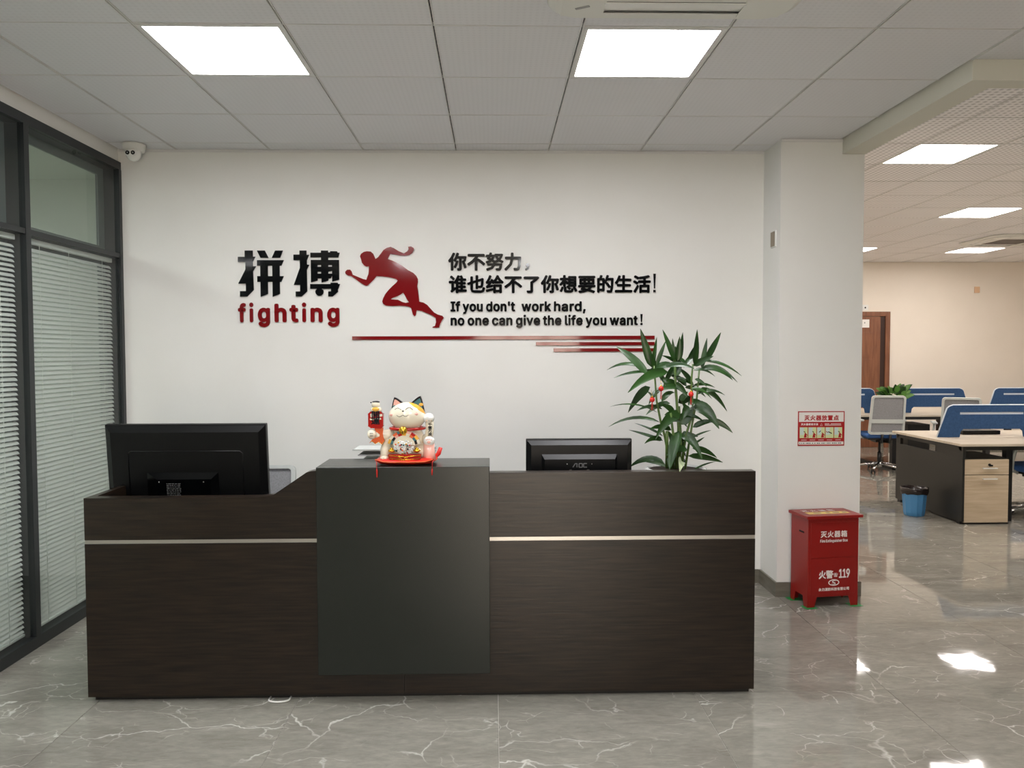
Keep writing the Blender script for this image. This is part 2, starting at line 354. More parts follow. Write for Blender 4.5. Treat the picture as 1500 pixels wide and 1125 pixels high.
# ------------------------------------------------------------------ lettering
GLYPHS = {"!":[196,[[67,160,63,509,132,509,128,160],[98,-4,81,-1,66,9,56,24,52,41,56,58,66,73,81,83,98,86,116,83,130,73,140,58,143,41,140,24,130,9,116,-1]]],"'":[206,[[78,318,70,509,136,509,128,318]]],",":[188,[[38,-119,68,71,137,71,84,-119]]],"1":[453,[[76,0,76,55,391,55,391,0],[276,509,276,0,212,0,212,448,209,448,86,358,86,427,198,509]]],"9":[453,[[226,516,249,514,271,510,291,503,310,494,328,482,343,468,356,452,368,434,377,414,384,393,388,371,389,347,385,309,373,270,363,248,350,224,334,197,315,168,200,0,130,0,301,248,307,248,287,221,257,202,238,196,218,195,195,196,175,199,155,206,137,214,106,237,83,269,74,287,68,307,65,329,64,352,65,375,69,397,75,417,85,436,96,454,110,469,125,483,143,494,162,504,182,510,203,514],[226,460,199,457,174,446,154,429,138,407,129,381,125,352,129,322,138,295,154,274,174,257,199,247,226,243,254,247,279,257,299,273,314,295,324,321,327,350,324,381,314,407,299,429,279,446,254,457]]],"B":[456,[[60,0,60,509,241,509,266,508,289,504,310,499,329,491,359,469,381,442,394,410,398,374,395,344,387,320,373,301,356,286,336,275,315,267,315,262,339,257,363,245,385,227,402,203,414,173,418,136,413,100,400,67,377,39,344,18,324,10,301,4,275,1,247,0],[125,57,245,57,272,58,296,63,315,70,330,80,349,105,355,137,352,161,342,184,327,203,306,218,279,228,248,231,125,231],[125,285,238,285,265,288,288,296,308,309,323,326,333,348,336,372,330,403,313,429,283,446,240,452,125,452]]],"E":[418,[[60,0,60,509,372,509,372,452,125,452,125,286,355,286,355,229,125,229,125,57,375,57,375,0]]],"F":[410,[[60,0,60,509,369,509,369,452,125,452,125,278,346,278,346,221,125,221,125,0]]],"I":[300,[[31,0,31,57,118,57,118,452,31,452,31,509,269,509,269,452,183,452,183,57,269,57,269,0]]],"a":[389,[[160,-9,126,-5,94,5,68,22,48,45,35,73,30,108,34,138,43,161,58,179,78,193,100,203,125,211,178,220,234,227,265,235,276,255,276,257,273,279,267,297,256,311,240,322,220,329,196,331,171,329,149,322,118,301,100,274,41,291,57,322,79,346,104,364,133,375,163,382,194,384,239,379,263,372,286,360,306,343,322,320,333,290,337,251,337,0,277,0,277,52,272,52,252,25,236,12,215,1,190,-6],[170,45,202,49,228,59,248,74,263,93,272,115,276,138,276,190,259,182,231,176,200,171,175,168,134,159,117,150,103,139,95,124,92,105,94,87,102,72,114,61,130,52,149,47]]],"c":[396,[[207,-8,182,-7,159,-2,137,6,117,16,98,30,82,46,68,64,56,85,46,108,40,133,36,159,34,187,36,216,40,243,46,268,56,291,68,312,82,330,98,346,117,360,137,371,159,378,182,383,207,384,234,383,260,377,284,368,305,356,324,341,340,322,353,301,362,277,303,262,290,289,270,311,242,325,207,330,173,325,145,310,124,287,108,258,99,224,96,187,99,151,108,117,124,89,145,66,173,51,207,46,243,52,271,66,292,89,304,117,363,102,354,78,341,56,325,37,306,21,285,9,261,-1,235,-6]]],"d":[424,[[195,-8,172,-7,151,-2,130,5,111,16,94,29,79,45,66,64,55,84,46,108,39,133,35,160,34,189,35,218,39,245,46,270,55,293,66,313,79,332,95,347,112,361,131,371,151,378,173,383,196,384,228,381,253,373,272,360,287,346,306,319,311,319,311,509,372,509,372,0,313,0,313,59,307,59,287,31,272,17,252,4,227,-5],[205,47,236,51,263,65,284,86,299,115,309,150,312,189,309,229,300,263,284,291,263,312,237,325,205,330,172,325,145,311,124,290,108,261,99,227,96,189,99,151,109,117,124,88,145,66,172,51]]],"e":[404,[[212,-8,185,-7,161,-2,138,6,117,16,98,30,82,46,68,64,56,85,46,108,40,132,35,159,34,187,35,215,39,242,46,267,55,290,67,311,81,329,97,346,115,359,135,370,157,378,180,383,205,384,236,382,266,374,294,361,319,341,341,315,357,282,363,263,368,242,370,219,371,194,371,169,75,169,75,221,338,221,310,202,307,237,298,269,283,294,263,314,237,326,205,330,173,326,146,313,125,294,109,270,99,241,96,211,96,178,100,139,110,106,128,80,151,61,179,50,212,46,234,48,254,53,271,61,285,73,297,88,306,105,365,91,353,63,335,39,311,19,283,4,249,-5]]],"f":[253,[[228,379,228,327,6,327,6,379],[81,0,81,432,84,461,96,486,113,505,135,519,161,527,187,530,222,527,243,521,227,468,215,472,195,474,171,470,154,460,145,443,142,419,142,0]]],"g":[425,[[207,-151,168,-148,134,-140,105,-127,82,-110,64,-91,51,-69,101,-41,122,-66,136,-78,154,-88,178,-95,207,-97,249,-92,282,-75,304,-47,311,-6,311,68,306,68,287,41,272,28,252,16,227,8,195,5,173,6,152,10,132,17,113,27,95,39,80,53,67,71,55,90,46,112,39,136,35,163,34,191,35,220,39,246,46,271,55,293,66,314,80,332,95,347,112,361,131,371,152,378,173,383,196,384,228,382,253,373,273,360,288,346,308,319,313,319,313,379,372,379,372,-9,371,-32,367,-54,360,-73,350,-90,324,-117,291,-136,271,-142,251,-147,229,-150],[205,59,237,63,264,75,285,95,300,121,309,154,312,193,309,231,300,264,285,291,264,312,237,325,205,330,172,325,145,312,124,290,109,262,99,229,96,193,99,155,109,123,124,96,145,76,172,63]]],"h":[410,[[114,227,114,0,53,0,53,509,114,509,114,287,102,287,112,312,124,332,137,349,152,362,187,379,227,384,264,380,295,369,321,349,341,321,348,304,353,285,356,264,357,240,357,0,296,0,296,235,290,275,273,304,246,323,210,329,184,326,161,317,141,303,126,283,117,257]]],"i":[166,[[53,0,53,379,114,379,114,0],[84,443,67,446,54,455,44,468,41,483,44,499,54,512,67,521,84,524,100,521,114,512,123,499,126,483,123,468,114,455,100,446]]],"k":[380,[[110,137,110,212,121,212,284,379,360,379,184,199,177,199],[53,0,53,509,114,509,114,0],[294,0,148,186,191,229,372,0]]],"l":[189,[[139,-2,101,3,74,20,58,47,53,84,53,509,114,509,114,99,115,77,120,62,130,54,146,52,160,53,170,54,181,3,162,-1]]],"n":[410,[[114,227,114,0,53,0,53,379,112,379,112,287,102,287,112,312,124,332,137,349,152,362,187,379,227,384,264,380,295,369,321,349,341,321,348,304,353,285,356,264,357,240,357,0,296,0,296,235,290,275,273,304,246,323,210,329,184,326,161,317,141,303,126,283,117,257]]],"o":[415,[[207,-8,182,-7,159,-2,137,6,117,16,98,30,82,46,68,64,56,85,46,108,40,133,36,159,34,187,36,216,40,243,46,268,56,291,68,312,82,330,98,346,117,360,137,371,159,378,182,383,207,384,233,383,256,378,278,371,299,360,317,346,333,330,347,312,359,291,369,268,376,243,380,216,381,187,380,159,376,133,369,108,359,85,347,64,333,46,317,30,299,16,278,6,256,-2,233,-7],[207,46,242,51,270,66,292,89,307,117,316,151,319,187,316,224,307,258,292,287,270,310,242,325,207,330,173,325,145,310,124,287,108,258,99,224,96,187,99,151,108,117,124,89,145,66,173,51]]],"r":[259,[[53,0,53,379,112,379,112,321,115,321,130,347,152,367,181,380,213,385,229,384,243,384,243,322,230,324,207,326,182,323,159,315,140,301,126,284,117,262,114,237,114,0]]],"s":[365,[[182,-8,145,-5,112,3,84,18,62,38,45,63,36,94,94,107,105,79,124,60,150,49,181,45,217,50,244,62,262,81,268,103,265,121,254,136,237,147,212,155,149,170,125,177,104,186,87,196,72,208,53,237,47,274,51,305,65,332,87,354,115,370,149,381,187,384,223,381,254,372,279,358,299,339,314,316,324,290,268,277,258,298,243,316,219,328,187,333,156,329,131,317,114,299,109,277,112,258,124,243,144,232,172,223,229,209,254,202,275,194,292,183,306,171,325,142,331,107,326,75,312,47,290,24,260,6,223,-5]]],"t":[227,[[204,379,204,327,6,327,6,379],[65,471,126,471,126,98,128,76,136,61,150,53,170,50,185,51,202,54,213,2,192,-3,168,-4,145,-3,125,2,107,10,92,21,72,52,65,93]]],"u":[410,[[182,-5,146,-1,115,11,89,31,69,59,62,76,57,95,54,116,53,139,53,379,114,379,114,144,119,105,137,75,164,56,200,50,226,53,249,62,268,77,283,97,293,122,296,153,296,379,357,379,357,0,298,0,298,92,307,92,297,67,286,47,272,30,257,17,222,0]]],"v":[389,[[163,0,17,379,84,379,165,155,187,87,206,21,184,21,203,87,224,155,305,379,371,379,226,0]]],"w":[567,[[138,0,23,379,87,379,133,214,154,137,175,41,165,41,186,135,206,214,252,379,316,379,362,214,382,136,402,41,391,41,413,135,434,214,480,379,545,379,429,0,368,0,319,172,305,225,291,280,277,338,291,338,277,280,263,225,248,172,199,0]]],"x":[378,[[21,0,171,218,171,171,29,379,100,379,147,306,179,253,207,206,175,206,202,253,233,306,282,379,352,379,209,169,209,214,358,0,287,0,231,85,200,136,173,182,205,182,178,136,148,85,91,0]]],"y":[389,[[47,-139,61,-86,71,-87,104,-89,118,-84,130,-74,141,-58,151,-36,163,-1,17,379,84,379,165,155,187,87,206,21,184,21,202,87,224,155,305,379,371,379,204,-58,191,-85,177,-107,159,-124,139,-136,117,-143,91,-145,65,-143]]]}
RING = [(0, 0)] + [(math.cos(i*PI/4), math.sin(i*PI/4)) for i in range(8)]
def latin_contours(ch):
    adv, cs = GLYPHS[ch]; L = [[(c[i], c[i+1]) for i in range(0, len(c), 2)] for c in cs]
    if ch == 'i': L = [[(a, b+22) for a, b in c] if min(p[1] for p in c) > 300 else [(a, b-16 if b > 200 else b) for a, b in c] for c in L]      # keep the dot clear of the stem in bold
    return adv, L
def ring_prism(mb, contours, rad, y0, y1):
    for k, (dx, dz) in enumerate(RING if rad else RING[:1]):
        mb.prism([[(a+dx*rad, b+dz*rad) for a, b in c] for c in contours], y0-k*4e-5, y1)
def bbox(cs):
    xs = [p[0] for c in cs for p in c]; zs = [p[1] for c in cs for p in c]; return min(xs), max(xs), min(zs), max(zs)
def latin_glyph(name, ch, x, z, s, m, parent, y0, y1, bold=20, xs=None):
    adv, cs = latin_contours(ch); xs = xs or s; mb = MB()
    ring_prism(mb, [[(x + a*xs, z + b*s) for a, b in c] for c in cs], bold*s, y0, y1)
    return mb.build(name, m, parent)
def latin_line(text, x0, x1, z, s, m, parent, y0, y1, bold=20, name='letter', join=False):
    """text set on a baseline z and fitted between x0 and x1; one mesh per character (or one mesh if joined)"""
    pen = 0; pos = []
    for ch in text:
        if ch == ' ': pen += 150; continue
        adv, cs = latin_contours(ch); pos.append((ch, pen, cs)); pen += adv + bold*1.0
    a = bbox(pos[0][2])[0] + pos[0][1]; b = bbox(pos[-1][2])[1] + pos[-1][1]; k = (x1-x0)/(b-a); J = MB()
    for ch, p, cs in pos:
        if join: ring_prism(J, [[(x0 + (q[0]+p-a)*k, z + q[1]*s) for q in c] for c in cs], bold*s, y0, y1)
        else: latin_glyph(name, ch, x0 + (p-a)*k, z, s, m, parent, y0, y1, bold, k)
    if join: J.build(name, m, parent)
_cj = {}
def cjk(ch):
    """outline of a Chinese character from Blender's built-in font: (vertices, faces, bbox) of a flat glyph, size 1"""
    if ch not in _cj:
        cu = bpy.data.curves.new('t', 'FONT'); cu.body = ch; cu.size = 1; cu.resolution_u = 2; cu.extrude = 0
        o = bpy.data.objects.new('t', cu); C.objects.link(o); bpy.context.view_layer.update()
        dg = bpy.context.evaluated_depsgraph_get(); me = bpy.data.meshes.new_from_object(o.evaluated_get(dg))
        vs_ = [(v.co.x, v.co.y) for v in me.vertices]; fs = [tuple(p.vertices) for p in me.polygons]
        cnt = {}
        for f in fs:
            for i in range(len(f)):
                e = (f[i], f[(i+1) % len(f)]); k = tuple(sorted(e)); cnt.setdefault(k, []).append(e)
        edges = [e[0] for e in cnt.values() if len(e) == 1]
        bpy.data.objects.remove(o); bpy.data.curves.remove(cu); bpy.data.meshes.remove(me)
        _cj[ch] = (vs_, fs, edges)
    return _cj[ch]
def cjk_add(mb, ch, x, z, s, y0, y1, bold=0.0, sx=None):
    vs_, fs, edges = cjk(ch); sx = sx or s; n = len(vs_)
    for k, (dx, dz) in enumerate(RING if bold else RING[:1]):
        v = [(x+a*sx+dx*bold, y0-k*4e-5, z+b*s+dz*bold) for a, b in vs_] + [(x+a*sx+dx*bold, y1, z+b*s+dz*bold) for a, b in vs_]
        mb.add(v, list(fs) + [(a, b, b+n, a+n) for a, b in edges])
def cjk_line(text, x0, pitch, z, s, m, parent, y0, y1, bold=0.0, name='character', join=False):
    """characters of em size s with the left edges of their cells pitch apart; z = baseline"""
    J = MB()
    for i, ch in enumerate(text):
        mb = J if join else MB(); cjk_add(mb, ch, x0+i*pitch, z, s, y0, y1, bold)
        if not join: mb.build(name, m, parent)
    if join: J.build(name, m, parent)

# ================================================================== THE SETTING
XL, YB, ZC, ZO = -2.405, 5.207, 2.8545, 2.982      # left partition, back wall, reception ceiling, office ceiling
XR, YR, YO = 9.4, -3.5, 12.61                       # right end, wall behind the camera, far office wall
XC0, XC1, YC = 1.783, 2.305, 4.90                   # pillar

# floor: marble tiles 0.886 m, each its own piece, a hair out of level as laid tiles are
fl = B(-6.0, XR+.12, YR-.12, YO+.12, -0.12, -0.0032).build('floor', M['grout']); fl['kind'] = 'structure'; fl['category'] = 'floor'
fl['label'] = 'polished grey marble tile floor with thin white veins'
def clip(a0, a1, lo, hi): return max(a0, lo), min(a1, hi)
P_ = 0.8865
me_t = {}
for i in range(-3, 11):
    for j in range(-8, 11):
        x0, x1 = clip(0.017+P_*i, 0.017+P_*(i+1), XL, XR); y0, y1 = clip(3.512+P_*j, 3.512+P_*(j+1), YR, YO)
        if x1-x0 < .02 or y1-y0 < .02: continue
        w, d = round(x1-x0-.0022, 4), round(y1-y0-.0022, 4)
        if (w, d) not in me_t: me_t[(w, d)] = B(-w/2, w/2, -d/2, d/2, -.003, 0).mesh('floor_tile', M['marble'])
        o = share('floor_tile', me_t[(w, d)], fl, ((x0+x1)/2, (y0+y1)/2, random.uniform(-.0004, 0)), (random.gauss(0, .0007), random.gauss(0, .0007), 0))

# ceilings
def ceiling(name, label, rects, z, lx, ly, tilemat, skip, pitch=.6):
    """rects: regions (x0,x1,y0,y1); lx, ly: one grid line in each direction"""
    top = MB()
    for r in rects: top.box(r[0], r[1], r[2], r[3], z+.016, z+.09)
    c = top.build(name, M['void']); c['kind'] = 'structure'; c['category'] = 'ceiling'; c['label'] = label
    cache = {}; X0 = min(r[0] for r in rects); X1 = max(r[1] for r in rects); Y0 = min(r[2] for r in rects); Y1 = max(r[3] for r in rects)
    i0, i1 = math.floor((X0-lx)/pitch), math.ceil((X1-lx)/pitch); j0, j1 = math.floor((Y0-ly)/pitch), math.ceil((Y1-ly)/pitch)
    for i in range(i0, i1):
        for j in range(j0, j1):
            if (i, j) in skip: continue
            done = []
            for r in rects:
                x0, x1 = clip(lx+pitch*i, lx+pitch*(i+1), r[0], r[1]); y0, y1 = clip(ly+pitch*j, ly+pitch*(j+1), r[2], r[3])
                if x1-x0 < .03 or y1-y0 < .03: continue
                done.append([x0, x1, y0, y1])
            if len(done) == 2 and abs(done[0][0]-done[1][0]) < .01 and abs(done[0][1]-done[1][1]) < .01:
                done = [[done[0][0], done[0][1], min(done[0][2], done[1][2]), max(done[0][3], done[1][3])]]
            for x0, x1, y0, y1 in done:
                w, d = round(x1-x0-.016, 3), round(y1-y0-.014, 3)
                if (w, d) not in cache: cache[(w, d)] = B(-w/2, w/2, -d/2, d/2, 0, .012).mesh('ceiling_tile', tilemat)
                share('ceiling_tile', cache[(w, d)], c, ((x0+x1)/2, (y0+y1)/2, z+.001+random.uniform(0, .0015)), (random.gauss(0, .0012), random.gauss(0, .0012), 0))
    for i in range(i0, i1+1):                      # main runners with a dark groove down the middle
        x = lx+pitch*i
        for r in rects:
            if r[0]+.01 < x < r[1]-.01:
                m = MB(); m.box(x-.0072, x-.003, r[2], r[3], z-.001, z+.014); m.box(x+.003, x+.0072, r[2], r[3], z-.001, z+.014)
                m.build('grid_runner', M['grid'], c)
    for j in range(j0, j1+1):
        y = ly+pitch*j
        for r in rects:
            if r[2]+.01 < y < r[3]-.01: B(r[0], r[1], y-.0028, y+.0028, z+.0005, z+.013).build('cross_bar', M['grid'], c)
    for r in rects: pass
    return c
lights_r = [(i, j) for i in (1, 4, 7, 10) for j in (-3, -7, -11) if (i, j) not in ((7, -3), (10, -3), (7, -7), (10, -7), (7, -11), (10, -11))]       # grid cells that hold an LED panel
ceiling('ceiling', 'white square tile ceiling with grid bars over the reception', [(XL, XR, YR, 3.573), (XL, 2.167, 3.573, YB)], ZC, -2.0357, 5.04, M['tile'], set(lights_r))
lights_o = [(0, 0), (3, 0), (0, 4), (3, 4), (6, 4), (0, 9), (3, 9), (6, 9), (6, 0), (9, 0), (9, 4)]
ceiling('ceiling', 'embossed white tile ceiling of the open office beyond the pillar', [(2.305, XR, 3.68, YO)], ZO, 2.956, 5.475, M['tile2'], set(lights_o))
def led(cx, cy, z, m, label, group=None):
    t = thing('ceiling_light', label, 'ceiling light', (cx, cy, z), group=group)
    fr = MB(); h, w = .292, .272
    fr.box(-h, h, -h, -w, 0, .014); fr.box(-h, h, w, h, 0, .014); fr.box(-h, -w, -w, w, 0, .014); fr.box(w, h, -w, w, 0, .014)
    fr.build('frame', M['grid'], t); B(-w, w, -w, w, .003, .010).build('diffuser', m, t)
    return t
lab = {(1, -3): 'square white LED ceiling panel left of the air conditioner', (4, -3): 'square white LED ceiling panel right beside the air conditioner'}
k = 0
for (i, j) in lights_r:
    led(-2.0357+.6*i+.3, 5.04+.6*j+.3, ZC, M['led'], lab.get((i, j), 'square LED ceiling panel over the reception, out of the picture'), 'LED panels in the reception ceiling')
labo = {(0, 0): 'large-looking square LED panel nearest in the office ceiling', (3, 4): 'square LED panel second nearest in the office ceiling, right side',
        (6, 9): 'farthest square LED panel, beyond the office air conditioner', (3, 9): 'LED panel in the far office ceiling cut by the pillar edge'}
for (i, j) in lights_o:
    led(2.956+.6*i+.3, 5.475+.6*j+.3, ZO, M['led_office'], labo.get((i, j), 'square LED ceiling panel in the office, hidden or out of the picture'), 'LED panels in the office ceiling')

# walls
struct('wall_back', B(XL-.12, XC0, YB, YB+.12, 0, 3.1), M['wall'], 'plain white wall behind the reception desk')
struct('wall_pillar', B(XC0, XC1, YC, 5.5, 0, 3.1), M['wall'], 'white square pillar between the reception and the office')
struct('wall_office_left', B(2.18, XC1, 5.5, YO, 0, 3.1), M['office_wall'])
struct('wall_office_back', B(2.18, XR, YO, YO+.12, 0, 3.1), M['office_wall'], 'cream wall at the far end of the office')
struct('wall_right', B(XR, XR+.12, YR, YO, 0, 3.1), M['office_wall'])
# unseen rear wall; its dark tones and window are added for light and reflections
GX0, GX1, GZ = -.35, 1.55, 2.0
rw = MB(); rw.box(GX1, XR, YR-.12, YR, 0, 3.1); rw.box(GX0, GX1, YR-.12, YR, GZ, 3.1)
struct('wall_rear', rw, M['rear_panel'])
struct('wall_rear_dark', B(XL, GX0, YR-.12, YR, 0, 3.1), M['wall_dark'])
wf = MB(); wf.box(GX0, GX1, YR-.08, YR-.03, 0, .06); wf.box(GX0, GX1, YR-.08, YR-.03, GZ-.05, GZ)
for x in (GX0, .25, .90, GX1-.05): wf.box(x, x+.05, YR-.08, YR-.03, .06, GZ-.05)
struct('window_3', wf, M['frame_black'])  # frame of the added window, never in view
# beam round the lower reception ceiling
bm = MB(); bm.box(2.167, XC1+.002, 3.573, YC-.001, 2.765, 3.1); bm.box(XC1+.002, XR, 3.573, 3.68, 2.765, 3.1)
struct('beam', bm, M['beam'], 'white ceiling beam running from the pillar towards the viewer')
struct('trim_1', MB().box(XC0, 2.167, YC-.006, YC, 2.838, ZC), M['grid']); struct('trim_2', MB().box(XL, XC0, YB-.006, YB, 2.84, ZC), M['grid'])
# skirting
struct('baseboard_back', B(XL+.06, XC0-.012, YB-.012, YB, 0, .09), M['skirt'])
bs = MB(); bs.box(XC0-.012, XC1+.012, YC-.012, YC, 0, .092); bs.box(XC0-.012, XC0, YC, YB-.012, 0, .092); bs.box(XC1, XC1+.012, YC, 5.5, 0, .092)
struct('baseboard_pillar', bs, M['skirt'], 'grey brown tile skirting around the foot of the pillar')
struct('baseboard_office', B(XC1, XR, YO-.012, YO, 0, .09), M['skirt'])

# neighbouring room behind the glazed partition
nb = MB(); nb.box(-6, -5.9, YR, 6.2, 0, 3.1); nb.box(-5.9, XL-.12, 6.1, 6.2, 0, 3.1); nb.box(-5.9, XL-.12, YR-.12, YR, 0, 3.1)
nb.box(XL-.12, XL-.02, YB+.12, 6.2, 0, 3.1)
struct('wall_side_room', nb, M['side_wall'], 'grey green walls of the room behind the glass partition')
struct('ceiling_side_room', B(-5.9, XL-.12, YR, 6.1, ZC, 2.95), M['side_wall'])
led(-4.2, 3.6, ZC-.016, M['led_side'], 'square LED panel in the room behind the glass, out of the picture', 'LED panels in the side room')  # lamps added out of view, brightening what shows through the panes
led(-4.2, -.8, ZC-.016, M['led_side'], 'square LED panel in the room behind the glass, out of the picture', 'LED panels in the side room')

# glazed partition on the left: header, black frame, double panes, blinds between
struct('wall_left_header', B(XL-.12, XL-.005, YR, YB, 2.772, 3.1), M['wall'], 'white header strip above the black partition frame')
F = B(XL-.115, XL+.012, YR, YB, 0, .062).build('window_1', M['frame_black']); F['kind'] = 'structure'; F['category'] = 'window'
F['label'] = 'black framed floor-to-ceiling glass partition at the left'
B(XL-.115, XL+.012, YR, YB, 2.722, 2.772).build('frame_bar', M['frame_black'], F)
B(XL-.115, XL+.010, YR, YB-.03, 2.158, 2.186).build('frame_bar', M['frame_black'], F)
B(XL-.115, XL+.014, YB-.034, YB, .062, 2.722).build('frame_bar', M['frame_black'], F)
muls = [4.165, 3.12, 2.075, 1.03, -.015, -1.06, -2.105, -3.15]
for y in muls: B(XL-.115, XL+.013, y-.022, y+.022, .062, 2.722).build('frame_bar', M['frame_black'], F)
edges = [YB-.012] + muls
for n in range(len(muls)):
    y1, y0 = edges[n]-.022, edges[n+1]+.022
    for z0, z1 in ((.062, 2.158), (2.186, 2.722)):
        B(XL-.008, XL-.003, y0, y1, z0, z1).build('glass_pane', M['pane'], F)
        inner = MB(); t_ = .075                                     # inner frame seen through the pane
        inner.box(XL-.10, XL-.085, y0, y0+t_, z0, z1); inner.box(XL-.10, XL-.085, y1-t_, y1, z0, z1)
        inner.box(XL-.10, XL-.085, y0+t_, y1-t_, z1-.05, z1); inner.box(XL-.10, XL-.085, y0+t_, y1-t_, z0, z0+.04)
        inner.build('inner_frame', M['frame_inner'], F)
        B(XL-.096, XL-.090, y0+t_, y1-t_, z0+.04, z1-.05).build('glass_pane', M['pane'], F)
def blind(y0, y1, tilt, label):
    t = thing('venetian_blind', label, 'blind', (XL-.045, (y0+y1)/2, .062), group=None); L = (y1-y0)/2-.02; top = 2.09
    B(-.014, .014, -L, L, top-.028, top).build('headrail', M['blind'], t, bevel=.003)
    B(-.012, .012, -L, L, .012, .026).build('bottom_rail', M['blind'], t, bevel=.003)
    me = MB().prism([[(-.0125, -.0016), (-.006, .0006), (0, .0014), (.006, .0006), (.0125, -.0016), (.0125, -.0021), (0, .0009), (-.0125, -.0021)]], -L, L, 'xz').mesh('slat', M['blind'])
    n = int((top-.06)/.0252)
    for i in range(n): share('slat', me, t, (0, 0, .042+i*.0252), (0, tilt+random.uniform(-.03, .03), 0))
    for fr in (-.72, -.1, .72):
        m = MB(); m.tube([(.013, fr*L, .02), (.013, fr*L, top-.02)], .0011, 5); m.build('ladder_cord', M['cord'], t)
    return t
blind(4.187, 5.173, .93, 'pale venetian blind behind the glass nearest the back wall')
blind(3.142, 4.143, .80, 'pale venetian blind at the picture edge, left of the thin black mullion')
blind(2.097, 3.098, .80, 'pale venetian blind in the third partition bay, out of the picture')

# ================================================================== RECEPTION DESK
YD = 3.49; X0, XE, XS = -1.797, 1.171, -.402
T = thing('reception_desk', 'long dark oak reception desk with a charcoal centre panel', 'desk', (0, YD, 0))
B(X0, XS-.001, 0, .03, .022, .705).build('front_panel', M['wood_dark'], T)
B(XS+.001, XE, 0, .03, .022, .705).build('front_panel', M['wood_dark'], T)
prof = [(X0, .722), (X0, .908), (-1.06, .908)]
for i in range(7):
    a = i/6; prof.append((-1.06+.09*a, .908+.010*a*a))
for i in range(1, 7):
    a = i/6; prof.append((-.97+.145*a, .918+.098*a*(1 if a < 1 else 1)))
prof += [(-.805, 1.0215), (-.785, 1.023), (-.76, 1.023), (-.76, .722)]
MB().prism([prof], 0, .058).build('front_panel', M['wood_dark'], T)
B(-.03, XE, 0, .058, .722, 1.010).build('front_panel', M['wood_dark'], T, bevel=.0015)
B(X0, -.70, .004, .03, .705, .722).build('metal_strip', M['strip'], T)
B(-.10, XE, .004, .03, .705, .722).build('metal_strip', M['strip'], T)
B(X0+.02, XE-.015, .025, .60, 0, .022).build('plinth', M['plinth'], T)
B(-.772, -.018, -.0015, .235, .992, 1.045).build('counter_top', M['charcoal'], T, bevel=.002)
B(-.772, -.018, -.05, -.002, .128, 1.045).build('centre_panel', M['charcoal'], T, bevel=.002)
B(-.765, -.025, .0, .235, .722, .9915).build('counter_box', M['wood_dark'], T)
B(X0, X0+.03, .031, .70, .022, .9075).build('end_panel', M['wood_dark'], T)
B(XE-.03, XE, .031, .70, .022, .7215).build('end_panel', M['wood_dark'], T)
B(X0+.03, XE-.03, .06, .70, .722, .748).build('worktop', M['wood_dark'], T)
B(X0+.03, XE-.03, .60, .62, .022, .30).build('modesty_rail', M['wood_dark'], T)
B(-.42, -.40, .031, .60, .022, .722).build('end_panel', M['wood_dark'], T)

cb = MB(); pts = [(1.176+.006*math.sin(k*1.1), YD+.35+.012*math.cos(k*.9), .0+.33*k/14) for k in range(15)]
cb.tube(pts, .0035, 6); cb.ell((1.183, YD+.35, .30), (.009, .016, .02), 8, 6)
tag(cb.build('cable', M['black_plastic']), 'thin black cable hanging down the right end of the reception desk', 'cable')
cb = MB(); pts = [(-.955+.045*math.cos(a), YD-.012+.022*math.sin(a), .005) for a in [PI+PI*k/10 for k in range(11)]]
pts = [(-.91, YD+.02, .005)] + pts[::-1] + [(-1.0, YD+.02, .005)]
cb.tube(pts, .0042, 6); tag(cb.build('cable', M['white_gloss']), 'short loop of white cable poking out from under the desk plinth', 'cable')

